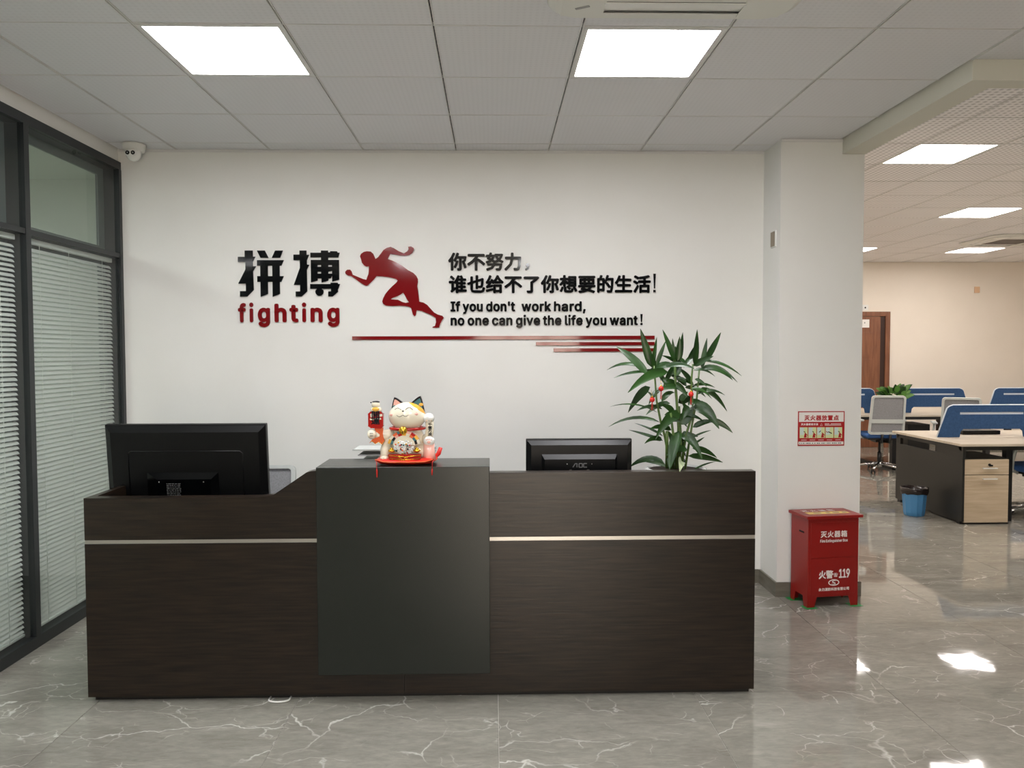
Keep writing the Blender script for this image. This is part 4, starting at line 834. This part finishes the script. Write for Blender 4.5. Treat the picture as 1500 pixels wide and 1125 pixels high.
def leaf(b, t, w, bulge, par, m_, yb=0, yt=None, n=8, twist=0.0, wide=.42):
    """blade from b to t (Vectors) arching upward by bulge, half-width w/2, V section"""
    d = t-b; mid = (b+t)/2 + Vector((0, 0, bulge)); P_ = []; 
    for i in range(n+1):
        s_ = i/n; P_.append(b*(1-s_)**2 + mid*2*s_*(1-s_) + t*s_*s_)
    vs_ = []; fs = []
    for i, p in enumerate(P_):
        s_ = i/n; tg = (P_[min(i+1, n)]-P_[max(i-1, 0)]).normalized()
        ref = Vector((math.sin(twist)*.3, -1, .55)).normalized(); side = tg.cross(ref)
        side = side.normalized() if side.length > 1e-3 else Vector((1, 0, 0)); nr = side.cross(tg).normalized()
        side = (side*math.cos(twist)+nr*math.sin(twist)).normalized(); nr = side.cross(tg).normalized()
        h = w/2*(math.sin(PI*min(1, s_**(wide/.5*.75)))**.75 if 0 < s_ < 1 else .05)
        if s_ < .12: h = max(h*.6, .001)
        vs_ += [p-side*h+nr*h*.35, p, p+side*h+nr*h*.35]
    for i in range(n):
        a = i*3; fs += [(a, a+1, a+4, a+3), (a+1, a+2, a+5, a+4)]
    mb = MB(); mb.add(vs_, fs, True); return mb.build('leaf', m_, par)
LV = [(420,340,340,85,62,0),(420,340,455,140,34,0),(440,330,500,165,34,0),(560,300,480,92,46,0),(560,300,545,150,30,0),(575,300,587,138,46,0),(590,300,617,110,40,0),(690,330,707,92,52,0),(742,350,776,148,40,0),(770,300,907,108,50,0),(660,320,705,200,34,0),(430,350,400,240,44,0),(560,290,585,200,40,0),
 (380,390,190,205,66,40),(370,350,130,360,34,90),(380,370,150,408,26,30),(520,370,230,500,74,90),(400,470,270,645,62,70),(440,560,380,500,30,20),(455,640,115,590,22,80),(470,705,150,748,30,110),(495,800,320,720,30,20),(495,830,280,765,26,10),(495,830,365,845,40,60),(510,990,290,1022,58,110),(520,1000,385,975,26,20),
 (560,480,468,395,50,10),(560,330,395,395,60,60),(600,560,645,500,50,0),(560,640,470,590,46,30),(600,650,420,805,80,110),(560,650,490,655,34,20),(600,580,705,560,64,40),(610,720,690,600,80,0),(690,600,838,742,96,110),(690,740,830,700,46,40),(810,695,955,778,46,50),(690,805,800,755,16,10),(710,850,780,810,16,0),(610,790,735,942,72,110),(690,880,870,952,46,40),(660,930,928,992,48,30),(700,1020,862,978,14,20),(590,760,510,1005,92,40),(650,970,540,985,50,30),
 (740,350,930,425,54,80),(770,300,988,398,42,60),(800,330,965,440,26,60),(720,490,932,638,54,100),(720,520,892,525,28,70),(700,465,862,480,26,40),(650,320,560,262,40,20),(640,340,470,262,38,20),(690,330,805,268,50,10),(640,440,560,415,50,20),(560,450,640,535,50,40),(480,480,385,585,48,40),(600,330,508,475,62,60),(680,440,610,345,50,10),(700,420,770,470,24,30),(660,600,610,690,60,40),(560,850,520,760,50,0),(620,900,600,790,60,0),(560,900,610,1010,70,60),(540,920,520,1000,50,30),(640,330,730,250,46,20),(560,400,610,330,60,0),(660,650,600,560,50,0)]
for k in range(22):                       # more blades crowding the middle
    a, b = random.uniform(470, 700), random.uniform(330, 900); an = random.uniform(-.9, .9) + (PI if random.random() < .5 else 0); l_ = random.uniform(110, 190)
    LV.append((a, b, a+l_*math.cos(an), b+l_*.75*math.sin(an)+20, random.uniform(34, 58), 50))
for i, (a, b, c, d, w, bu) in enumerate(LV):
    L = math.hypot(c-a, d-b); yb = random.uniform(-.03, .03); yt = yb + random.choice((-1, 1))*random.uniform(.2, .5)*L*kk
    if abs(a-c) < 120 and b-d > 100: yt = yb + random.uniform(-.02, .02)
    if (a, b) in ((600,650), (590,760), (610,790), (690,600)): yt = yb-.06
    leaf(P3(a, b, yb), P3(c, d, yt), w*kk*.88, bu*kk*.8, pt, M['leaf'], twist=random.uniform(-.5, .5))
lf = leaf(P3(600, 960, -.06), Vector((-.06, -.325, .262)), .042, .045, pt, M['leaf_pale'], twist=.2); lf['label'] = 'pale variegated leaf drooping over the desk front'
def ornament(x, z, lab):
    t = thing('hanging_ornament', lab, 'ornament', tuple(P3(x, z, -.06)+Vector((PX, PY, PZ))), 0, 'red ornaments hung on the dracaena')
    m = MB(); m.ell((0, 0, 0), (.0125, .0125, .0125), 14, 10); m.build('ball', M['red_thread'], t)
    m = MB(); m.lathe([(.004, .011), (.006, .014), (.003, .017)], 10); m.tube([(0, 0, .016), (0, .01, .034), (.002, .03, .045)], .0008, 5); m.build('cap', M['gold'], t)
    m = MB()
    for k_ in range(5): m.tube([(math.cos(k_)*.002, math.sin(k_)*.002, -.012), (math.cos(k_)*.004, math.sin(k_)*.004, -.05)], .0009, 4)
    m.build('tassel', M['red_thread'], t)
ornament(402, 550, 'round red ornament lowest on the left side of the dracaena'); ornament(460, 478, 'small red ornament partly behind leaves, upper left of the dracaena'); ornament(657, 515, 'round red ornament near the centre right cane of the dracaena')

# ================================================================== AIR CONDITIONER, CAMERA, SMALL WALL ITEMS
def cassette(label, loc, h, drop, detail=True):
    t = thing('air_conditioner', label, 'air conditioner', loc)
    def rr(hh, r, n=6):
        return [(sx*(hh-r)+r*math.cos(a), sy*(hh-r)+r*math.sin(a)) for sx, sy, a0 in ((1, 1, 0), (-1, 1, PI/2), (-1, -1, PI), (1, -1, 1.5*PI)) for a in [a0+PI/2*i/n for i in range(n+1)]]
    i_ = h*.60
    m = MB(); m.prism([rr(h, .11), rr(h-.075, .02, 2), rr(i_+.03, .04)], 0, 0, 'xy')
    m = MB(); lay = [(h-.012, .12, .002), (h, .12, -.006), (h-.006, .118, -drop*.6), (h-.03, .10, -drop)]
    prev = None; vs_ = []; fs = []; N = 28
    for hh, r, z in lay: vs_ += [(a, b, z) for a, b in rr(hh, r)]
    for k in range(len(lay)-1):
        for i in range(N): a = k*N+i; b = k*N+(i+1) % N; fs.append((a, b, b+N, a+N))
    m.add(vs_, fs, True)
    o_, n_ = h-.03, h-.075
    m.prism([rr(o_, .10), rr(n_, .02), rr(i_, .04)][:2], -drop, -drop+.002, 'xy'); m.build('panel', M['white_plastic'], t)
    m = MB(); m.prism([rr(i_+.012, .04), rr(i_-.03, .03)], -drop-.001, -drop+.004, 'xy'); m.build('grille_frame', M['white_plastic'], t)
    m = MB(); m.prism([rr(i_-.03, .03)], -drop+.001, -drop+.003, 'xy')
    for k in range(-20, 21): m.box(-i_+.03, i_-.03, k*.0125-.002, k*.0125+.002, -drop-.001, -drop+.001) if abs(k*.0125) < i_-.035 else None
    m.build('grille', M['grille'], t)
    m = MB(); m.prism([rr(n_, .02)], -drop+.012, -drop+.013, 'xy'); m.build('duct', M['black_plastic'], t)
    for k in range(4):
        m = MB(); m.cbox((0, 0, 0), (2*i_-.04, .086, .004), Matrix.Rotation(.13, 3, 'X')); m.xf(Matrix.Rotation(k*PI/2, 4, 'Z') @ Matrix.Translation((0, (n_+i_)/2+.004, -drop+.003))); m.build('vane', M['white_gloss'], t)
        m = MB(); m.cbox(((n_+i_)/2-.003, (n_+i_)/2-.003, -drop-.0012), (n_-i_+.046, n_-i_+.046, .003)); m.xf(Matrix.Rotation(k*PI/2, 4, 'Z')); m.build('corner_cover', M['white_plastic'], t)
    if detail:
        m = MB(); m.cbox((-h+.13, h-.13, -drop-.0035), (.055, .012, .003), Matrix.Rotation(-.5, 3, 'Z')); m.build('badge', M['vane'], t)
    return t
cassette('white four-way air conditioner cassette cut by the top edge of the picture', (.675, 2.635, ZC), .470, .034)
cassette('small-looking white air conditioner cassette far away in the office ceiling', (6.62, 10.05, ZO), .45, .034, False)

cc = thing('security_camera', 'white dome security camera in the left ceiling corner', 'camera', (-2.245, 5.07, ZC))
m = MB(); m.lathe([(.0, .0), (.068, .0), (.070, -.012), (.060, -.046), (.0, -.046)], 28); m.build('base', M['white_plastic'], cc)
R_ = Matrix.Rotation(.0, 3, 'X'); m = MB(); m.ell((0, -.012, -.060), (.046, .046, .050), 22, 14); m.build('ball', M['white_gloss'], cc)
m = MB(); m.tube([(-.040, -.040, -.052), (-.022, -.052, -.034), (0, -.058, -.026), (.022, -.052, -.034), (.040, -.040, -.052)], .0035, 6); m.build('hood', M['white_plastic'], cc)
m = MB(); m.cbox((0, -.050, -.066), (.066, .014, .032)); m.build('lens_plate', M['white_gloss'], cc, bevel=.006, seg=3)
for sx in (-1, 1):
    m = MB(); m.tube([(sx*.0165, -.056, -.066), (sx*.0165, -.060, -.066)], .0125, 18); o = m.build('lens', M['black_gloss'], cc)
    m = MB(); m.tube([(sx*.0165, -.0600, -.066), (sx*.0165, -.0612, -.066)], .005, 12); m.build('iris', M['vane'], o)

sw = thing('wall_switch', 'small tan plate with a white rim on the left side of the pillar', 'switch', (XC0, 5.006, 2.256))
B(-.008, 0, -.044, .044, -.052, .052).build('rim', M['white_gloss'], sw, bevel=.002); B(-.012, -.008, -.030, .034, -.046, .046).build('plate', M['beige_plate'], sw, bevel=.001)

# fire extinguisher poster
ps = thing('wall_poster', 'red and white fire extinguisher instruction poster on the pillar', 'poster', (2.0535, YC-.003, 1.0625))
W_, H_ = .147, .1085
B(-W_, W_, 0, .003, -H_, H_).build('panel', M['red_print'], ps)
m = MB(); m.box(-W_+.006, W_-.006, -.0006, 0, .042, H_-.006); m.box(-W_+.004, W_-.006, -.0006, 0, -H_+.008, -.082); m.build('white_field', M['paper_white'], ps)
m = MB()
for k, ch in enumerate('灭火器放置点'): cjk_add(m, ch, -.108+.0368*k, .054, .0345, -.0014, -.0004, .0012)
m.build('heading', M['red_print'], ps)
m = MB()
for k, ch in enumerate('灭火器使用方法'): cjk_add(m, ch, -.128+.0156*k, .021, .0145, -.0012, 0, .0005)
m.tube([(-.006, -.0006, .018), (.008, -.0006, .018), (.001, -.0006, .032), (-.006, -.0006, .018)], .001, 4)
for x0, x1, z in ((.022, .050, .029), (.060, .124, .029), (.022, .126, .021)): m.box(x0, x1, -.001, 0, z-.0016, z+.0016)
for k in range(5): m.box(-.126+.054*k, -.092+.054*k, -.001, 0, -.0735, -.0705)
m.build('white_print', M['white_print'], ps)['kind'] = 'stuff'
for k in range(5):
    x = -.136+.0545*k; pn = B(x, x+.050, -.0008, 0, -.060, .008).build('picture', M['pic_green'], ps)
    m = MB(); m.box(x+.002, x+.026, -.0012, -.0008, -.040, .006); m.build('picture_tint', M['pic_blue'], pn)
    m = MB()
    if k != 3: m.prism([[(x+.026, -.057), (x+.044, -.057), (x+.042, -.036), (x+.036, -.030), (x+.030, -.036)]], -.0016, -.0008)
    m.prism([[(x+.030, -.028), (x+.048, -.044), (x+.049, -.040), (x+.034, -.024)]] if k != 3 else [[(x+.003, -.016), (x+.016, -.024), (x+.015, -.028), (x+.002, -.020)]], -.0016, -.0008); m.build('extinguisher_drawing', M['red_print'], pn)
    m = MB(); m.prism([[(x+.024, -.020), (x+.034, -.024), (x+.035, -.020), (x+.025, -.016)]] if k < 2 or k == 4 else [[(x+.012, -.022), (x+.022, -.012), (x+.026, -.014), (x+.014, -.026)]] if k == 2 else [[(x+.014, -.022), (x+.040, -.034), (x+.040, -.028), (x+.018, -.018)]], -.0018, -.0008); m.build('hand_drawing', M['black_print'], pn)
m = MB(); x = -.138; random.seed(3)
while x < .128:
    l = random.uniform(.004, .012); m.box(x, x+l, -.001, -.0006, -.0945, -.0895); x += l+random.choice((.002, .002, .007))
m.build('footer_print', M['black_print'], ps)

# fire extinguisher box
RZ = math.radians(8.2)
eb = thing('extinguisher_box', 'red metal fire extinguisher box with white lettering at the foot of the pillar', 'box', (1.886, 4.668, 0), RZ)
w, d, z0, z1 = .332, .196, .062, .541
B(0, w, 0, d, z0, z1).build('body', M['red_box'], eb, bevel=.002)
def foot(px, sx, py, sy):
    m = MB(); m.prism([[(px, 0), (px+sx*.046, 0), (px+sx*.062, .064), (px, .064)][::1 if sx > 0 else -1]], py, py+sy*.003)
    m.add(*(lambda q_: (q_.v, q_.f))(MB().prism([[(py, 0), (py+sy*.04, 0), (py+sy*.055, .064), (py, .064)]], px, px+sx*.003, 'yz'))); m.build('foot', M['red_box'], eb)
foot(0, 1, 0, 1); foot(w, -1, 0, 1); foot(0, 1, d, -1); foot(w, -1, d, -1)
B(-.018, w+.016, -.022, d+.004, z1, z1+.018).build('lid', M['red_box'], eb, bevel=.002)
B(.018, w-.022, -.003, 0, .303, .516).build('door', M['red_box'], eb, bevel=.001); B(.018, w-.022, -.003, 0, .078, .298).build('door', M['red_box'], eb, bevel=.001)
B(-.0012, 0, .045, .10, .445, .455).xf(Matrix.Identity(4)).build('hand_slot', M['slot'], eb)
yt0, yt1 = -.0042, -.003
m = MB()
for k, ch in enumerate('灭火器箱'): cjk_add(m, ch, .080+.0445*k, .428, .0415, yt0, yt1, .0008)
m.build('lettering', M['white_print'], eb)
latin_line('Fire Extinguisher Box', .078, .258, .396, .0000315, M['white_print'], eb, yt0, yt1, 10, 'lettering', True)
m = MB()
for k, ch in enumerate('火警'): cjk_add(m, ch, .070+.0475*k, .179, .052, yt0, yt1, .0012, .048)
cjk_add(m, '☎', .166, .186, .024, yt0, yt1, 0)
for k, ch in enumerate('119'):
    adv, cs = latin_contours(ch); ring_prism(m, [[(.200+.0245*k+a*.000062, .176+b*.000100) for a, b in c] for c in cs], .0016, yt0, yt1)
m.build('lettering', M['white_print'], eb)
m = MB(); ex, ez = .170, .148
m.prism([[(ex+.036*math.cos(a), ez+.0195*math.sin(a)) for a in [2*PI*i/32 for i in range(32)]], [(ex+.030*math.cos(a), ez+.0145*math.sin(a)) for a in [2*PI*i/32 for i in range(32)]]], yt0, yt1)
m.tube([(ex+.015, -.0036, ez+.009), (ex+.004, -.0036, ez+.012), (ex-.010, -.0036, ez+.008), (ex-.008, -.0036, ez+.002), (ex+.008, -.0036, ez-.003), (ex+.010, -.0036, ez-.009), (ex-.004, -.0036, ez-.012), (ex-.016, -.0036, ez-.008)], [.0012, .002, .003, .0034, .0034, .003, .002, .0012], 6)
m.build('emblem', M['white_print'], eb)
m = MB()
for k, ch in enumerate('永力消防科技有限公司'): cjk_add(m, ch, .071+.0202*k, .101, .0195, yt0, yt1, .0004)
m.build('lettering', M['white_print'], eb)
m = MB(); m.prism([[(.030, .040), (.300, .040), (.300, .095), (.030, .095)]], z1+.018, z1+.0188, 'xy'); lb = m.build('lid_sticker', M['yellow_print'], eb)
m = MB()
for x0_, x1_ in ((.075, .12), (.155, .18), (.20, .24), (.262, .29)): m.prism([[(x0_, .056), (x1_, .056), (x1_, .076), (x0_, .076)]], z1+.0188, z1+.0194, 'xy')
m.build('sticker_print', M['beige_plate'], lb)
m = MB(); t0 = MB()
for k, ch in enumerate('灭火器箱'): cjk_add(t0, ch, .03+.058*k, .118, .044, 0, .0008, .001)
t0.xf(Matrix.Translation((0, 0, z1+.0186)) @ Matrix.Rotation(-PI/2, 4, 'X') @ Matrix.Identity(4)); t0.v = [(x_, .118*2-y_*-1 if False else -y_, z_) for x_, y_, z_ in t0.v]
t0.v = [(x_, abs(y_), z1+.0182+abs(z_-(z1+.0186))) for x_, y_, z_ in t0.v]
t0.build('lid_lettering', M['white_print'], eb)
ca, sa = math.cos(RZ), math.sin(RZ)
def ew(x_, y_): return (1.886+x_*ca-y_*sa, 4.668+x_*sa+y_*ca)
for (x_, y_), lb_ in (((-.022, -.026), 'green tape patch under the front left foot of the red box'), ((w-.056, -.026), 'green tape patch under the front right foot of the red box'), ((-.026, d-.05), 'green tape patch under the rear left foot of the red box')):
    px, py = ew(x_, y_); o = B(0, .078, 0, .072, .0002, .0010).build('tape_patch', M['green_tape'], loc=(px, py, .0008)); o.rotation_euler = (0, 0, RZ); tag(o, lb_, 'tape', 'green tape patches on the floor')

# ================================================================== OFFICE CHAIRS
def office_chair(label, loc, rz, group=None, par=None):
    t = thing('office_chair', label, 'chair', loc, rz, group)
    rec = Matrix.Translation((0, -.205, .50)) @ Matrix.Rotation(.16, 4, 'X')      # back plane leans away from the sitter
    def rrect(x0, x1, z0, z1, r, n=4, tw=.0):
        return [(cx+r*math.cos(a), cz+r*math.sin(a)) for cx, cz, a0 in ((x1-r, z1-r, 0), (x0+r, z1-r, PI/2), (x0+r+tw, z0+r, PI), (x1-r-tw, z0+r, 1.5*PI)) for a in [a0+PI/2*i/n for i in range(n+1)]]
    m = MB(); m.prism([rrect(-.207, .207, 0, .50, .035, tw=-.012), rrect(-.182, .182, .028, .478, .02, tw=-.012)], -.014, .016); m.xf(rec); m.build('back_frame', M['chair_grey'], t, bevel=.003)
    m = MB(); m.prism([rrect(-.185, .185, .03, .48, .02)], -.002, .003); m.xf(rec); m.build('mesh_back', M['chair_mesh'], t)
    m = MB(); m.prism([rrect(-.19, .19, .145, .195, .008)], -.012, .012); m.xf(rec); m.build('lumbar_bar', M['chair_grey'], t, bevel=.004)
    m = MB(); m.box(-.23, .23, -.19, .26, .445, .505); m.build('seat', M['chair_blue'], t, bevel=.03, seg=4)
    B(-.20, .20, -.17, .22, .425, .4455).build('seat_shell', M['caster'], t, bevel=.008)
    for sx in (-1, 1):
        m = MB(); m.tube([(sx*.19, .02, .43), (sx*.255, .02, .46), (sx*.268, .0, .56), (sx*.262, -.03, .655)], [.016, .018, .018, .016], 8); m.build('armrest_post', M['chair_grey'], t)
        m = MB(); m.cbox((sx*.262, .01, .668), (.062, .25, .026)); m.build('armrest', M['chair_grey'], t, bevel=.011, seg=3)
    m = MB(); m.tube([(-.05, -.225, .50), (-.05, -.20, .40), (0, -.05, .40)], .018, 8); m.tube([(.05, -.225, .50), (.05, -.20, .40), (0, -.05, .40)], .018, 8); m.box(-.08, .08, -.09, .09, .385, .426); m.build('tilt_mechanism', M['caster'], t)
    m = MB(); m.tube([(0, 0, .09), (0, 0, .25)], .026, 14); m.tube([(0, 0, .25), (0, 0, .40)], .016, 12); m.build('gas_lift', M['caster'], t)
    m = MB(); m.tube([(0, 0, .06), (0, 0, .125)], .035, 16); m.build('hub', M['chrome'], t)
    for k in range(5):
        a = 2*PI*k/5+.35; c_, s_ = math.cos(a), math.sin(a)
        m = MB(); m.tube([(c_*.02, s_*.02, .105), (c_*.16, s_*.16, .090), (c_*.285, s_*.285, .066)], [.021, .017, .012], 8); lg = m.build('leg', M['chrome'], t)
        m = MB()
        for e in (-1, 1):
            px, py = c_*.29-s_*e*.014, s_*.29+c_*e*.014
            m.tube([(px-s_*e*.009, py+c_*e*.009, .0255), (px, py, .0255)], .0250, 14)
        m.tube([(c_*.285, s_*.285, .03), (c_*.285, s_*.285, .066)], .007, 6); m.build('caster', M['caster'], lg)
    return t
G = 'grey mesh office chairs with blue seats'
ch1 = office_chair('light grey mesh office chair with blue seat, back to the viewer beside the pillar', (4.985, 10.07, 0), -.10, G)
copy_thing(ch1, (5.70, 9.55, 0), -.42, 'grey mesh office chair mostly hidden behind the nearest blue screen', G)
copy_thing(ch1, (5.00, 7.12, 0), .15, 'blue-seated office chair cut by the right picture edge beside the drawer unit', G)
rc = copy_thing(ch1, (-1.325, 4.30, 0), PI, 'grey mesh office chair showing a corner right of the large monitor', G)
rc.scale = (.91, .91, .905)

# ================================================================== OFFICE DESKS
def screen_mb(w_, h, slot=True):
    r = .05; c = [(0, 0), (.095, h-r*.6), (.115, h-.012), (.15, h), (w_-.15, h), (w_-.115, h-.012), (w_-.095, h-r*.6), (w_, 0), (w_-.205, 0), (w_-.215, .055), (w_-.24, .078), (.24+.01, .078), (.225, .055), (.215, 0)]
    return c
def privacy_screen(par, x, y, z, w_, h=.305):
    c = [(a+x, b+z) for a, b in screen_mb(w_, h)]; hole = [(x+.215, z+h-.088), (x+w_-.215, z+h-.088), (x+w_-.215, z+h-.066), (x+.215, z+h-.066)]
    s_ = MB().prism([c, hole], y-.011, y+.011).build('privacy_screen', M['blue_fabric'], par)
    m = MB(); e = [(a, b) for a, b in c]; m.tube([(a, y, b) for a, b in e[:8]], .0085, 6); m.build('edge_trim', M['blue_edge'], s_)
    m = MB(); m.box(hole[0][0], hole[1][0], y-.004, y+.004, hole[0][1], hole[2][1]); m.build('slot_insert', M['blue_edge'], s_)
    return s_
zt = .725
dk = thing('office_desk', 'nearest office desk with charcoal end panel, oak top and blue screen', 'desk', (4.165, 6.90, 0), 0)
B(-.03, 2.40, -.03, 1.19, zt-.022, zt).build('worktop', M['top_wood'], dk, bevel=.002)
B(0, .022, 0, 1.16, .028, .600).build('end_panel', M['office_dark'], dk, bevel=.002)
fr = MB(); fr.box(0, .03, 0, 1.16, zt-.062, zt-.022); fr.box(0, 2.36, .02, .06, zt-.062, zt-.022); fr.box(0, 2.36, 1.10, 1.14, zt-.062, zt-.022)
for y0, y1 in ((0, .42), (1.08, 1.16)): fr.box(.001, .03, y0, y1, .600, zt-.06)
fr.build('desk_frame', M['office_dark'], dk)
fo = MB(); fo.box(.002, .03, .03, .08, 0, .028); fo.box(.002, .03, 1.06, 1.12, 0, .028); fo.build('foot', M['caster'], dk)
B(.485, .545, .14, .20, 0, zt-.022).build('leg', M['caster'], dk); B(2.28, 2.34, .04, .10, 0, zt-.022).build('leg', M['caster'], dk); B(2.28, 2.34, 1.06, 1.12, 0, zt-.022).build('leg', M['caster'], dk)
privacy_screen(dk, .08, .555, zt, 1.05)
du = thing('drawer_unit', 'oak fronted two-drawer unit under the near end of the office desk', 'cabinet', (4.19, 6.925, 0))
B(0, .415, .012, .52, .012, .592).build('body', M['office_dark'], du)
B(.0, .415, .0, .50, .0, .0125).build('plinth', M['plinth'], du)
for z0_, z1_, hz in ((.446, .582, .500), (.016, .440, .405)):
    f_ = B(.003, .403, -.012, .012, z0_, z1_).build('drawer', M['desk_wood'], du, bevel=.002)
    m = MB(); m.box(.160, .290, -.034, -.028, hz, hz+.010); m.box(.165, .171, -.03, -.012, hz, hz+.01); m.box(.279, .285, -.03, -.012, hz, hz+.01); m.build('handle', M['white_plastic'], f_)
    if z0_ > .4:
        m = MB(); m.tube([(.225, -.012, .535), (.225, -.022, .535)], .011, 14); m.cbox((.232, -.026, .529), (.03, .01, .014)); m.build('lock', M['black_plastic'], f_)
# things on the near desk
tg = thing('desk_tray', 'flat black box lying behind the screen of the nearest office desk', 'tray', (4.625, 7.66, zt))
B(0, .375, 0, .22, 0, .040).build('tray_body', M['black_gloss'], tg, bevel=.008, seg=3)
tag(B(4.80, 4.96, 8.00-.06, 8.04, zt, zt+.012).build('paper_pad', M['white_gloss'], bevel=.001), 'small white pad behind the black box on the nearest office desk', 'paper')
ms = MB(); ms.ell((5.02, 7.93, zt+.010), (.032, .05, .020), 14, 8, vmax=.62); tag(ms.build('computer_mouse', M['black_plastic']), 'small black mouse lying right of the white pad on the office desk', 'mouse')
# far desks
def far_desk(x0, x1, label, screens, endp):
    t = thing('office_desk', label, 'desk', (x0, 10.12, 0), 0, 'far office desks'); L = x1-x0
    B(0, L, 0, 1.3, zt-.024, zt).build('worktop', M['top_wood'], t, bevel=.002)
    m = MB(); m.box(.02, L-.02, .03, .07, zt-.064, zt-.024); m.box(.02, L-.02, 1.2, 1.24, zt-.064, zt-.024); m.box(.02, L-.02, .62, .66, zt-.11, zt-.024); m.build('desk_frame', M['office_dark'], t)
    for x in [.02] + ([L/2-.03] if L > 2 else []) + [L-.08]:
        m = MB(); m.box(x, x+.06, .03, 1.24, zt-.084, zt-.024); m.box(x, x+.06, .05, .12, 0, zt-.084); m.box(x, x+.06, 1.15, 1.22, 0, zt-.084); m.box(x, x+.06, .12, 1.15, .0, .03); m.build('leg', M['caster'], t)
    for sx in screens: privacy_screen(t, sx-x0, .38, zt, 1.02, .325)
    for e in endp: B(e-x0, e-x0+.30, .45, .90, .02, .56).build('cabinet_side', M['office_dark'], t)
far_desk(3.95, 6.52, 'long far office desk with two blue screens behind the pillar edge', (4.18, 5.40), (5.62,))
far_desk(6.70, 9.2, 'far office desk at the right picture edge with a blue screen', (6.66,), ())
# green plant on the far desk
pp = thing('potted_pothos', 'small bushy green plant on the far office desk behind the grey chair', 'plant', (5.30, 10.32, zt))
m = MB(); m.lathe([(0, 0), (.055, 0), (.075, .12), (.07, .12)], 20); m.build('pot', M['pot_white'], pp)
random.seed(11)
for i in range(46):
    a = random.uniform(0, 2*PI); el = random.uniform(.0, 1.0); r = random.uniform(.10, .235)
    b_v = Vector((math.cos(a)*.04, math.sin(a)*.04, .17+el*.06)); t_v = Vector((math.cos(a)*r*1.1, math.sin(a)*r*.8, .17+el*.25-.03*(r/.2)))
    leaf(b_v.lerp(t_v, .35), t_v, .075, .025, pp, M['leaf_light'] if i % 3 else M['leaf'], n=6, twist=random.uniform(-.6, .6), wide=.36)

# bin
bn = thing('waste_bin', 'light blue plastic waste bin with a black liner beside the office desk', 'bin', (3.975, 7.34, 0))
N = 12; prof = [(.088, .002), (.095, .03), (.112, .23)]
vs_ = []; fs = []
for r, z in prof:
    for i in range(N*2):
        rr_ = r*(1 if i % 2 else .955); a = PI*i/N; vs_.append((rr_*math.cos(a), rr_*math.sin(a), z))
for j in range(2):
    for i in range(N*2): a = j*24+i; b = j*24+(i+1) % 24; fs.append((a, b, b+24, a+24))
fs.append(tuple(range(24))[::-1]); m = MB(); m.add(vs_, fs); m.build('bin_body', M['bin_blue'], bn)
m = MB(); random.seed(5); vs_ = []; fs = []
lay = [(.116, .205), (.124, .232), (.122, .262), (.112, .262), (.10, .22), (.085, .14)]
for r, z in lay:
    for i in range(24): a = PI*i/12; k_ = 1+random.uniform(-.03, .03); vs_.append((r*k_*math.cos(a), r*k_*math.sin(a), z+random.uniform(-.005, .007)))
for j in range(len(lay)-1):
    for i in range(24): a = j*24+i; b = j*24+(i+1) % 24; fs.append((a, b, b+24, a+24))
fs.append(tuple(range(5*24, 6*24))); m.add(vs_, fs, True); m.build('bin_liner', M['bag_black'], bn)

# far door and signs
Yd_ = YO
dr = MB(); dr.box(6.30, 6.375, Yd_-.03, Yd_-.001, 0, 2.19); dr.box(5.30, 6.375, Yd_-.028, Yd_-.001, 2.115, 2.19); dr.box(5.30, 5.375, Yd_-.03, Yd_-.001, 0, 2.19)
d_ = dr.build('door_1', M['door_wood'], bevel=.004); d_['kind'] = 'structure'; d_['category'] = 'door'; d_['label'] = 'brown wooden door on the far cream wall of the office'
B(6.215, 6.30, Yd_-.006, Yd_-.001, 0, 2.115).build('reveal', M['door_gap'], d_)
B(5.375, 6.22, Yd_-.018, Yd_-.0015, .005, 2.11).build('door_leaf', M['door_wood'], d_)
for z0_, z1_ in ((1.46, 1.86), (.95, 1.43), (.15, .90)):
    m = MB(); x0_, x1_ = 5.50, 6.10; m.box(x0_, x1_, Yd_-.022, Yd_-.018, z0_, z1_)
    m.build('door_panel', M['door_wood'], d_, bevel=.006)
sg = thing('door_sign', 'small white sign on the brown far door', 'sign', (5.96, Yd_-.0245, 2.0)); B(-.12, .075, 0, .006, -.065, .065).build('sign_plate', M['white_gloss'], sg)
m = MB(); m.ell((0, -.0005, .012), (.012, .001, .012), 10, 5); m.build('sign_mark', M['vane'], sg)
sg = thing('wall_sensor', 'tiny white square with a dark dot above the far door', 'sensor', (5.975, Yd_-.008, 2.255)); B(-.05, .05, 0, .0075, -.045, .045).build('plate', M['white_gloss'], sg)
m = MB(); m.ell((0, -.001, 0), (.014, .002, .014), 10, 5); m.build('dot', M['black_plastic'], sg)
tag(B(7.745, 7.835, Yd_-.008, Yd_-.001, 2.49, 2.59).build('wall_plate', M['fade_orange'], bevel=.002), 'small orange beige plate high on the far cream wall', 'plate')
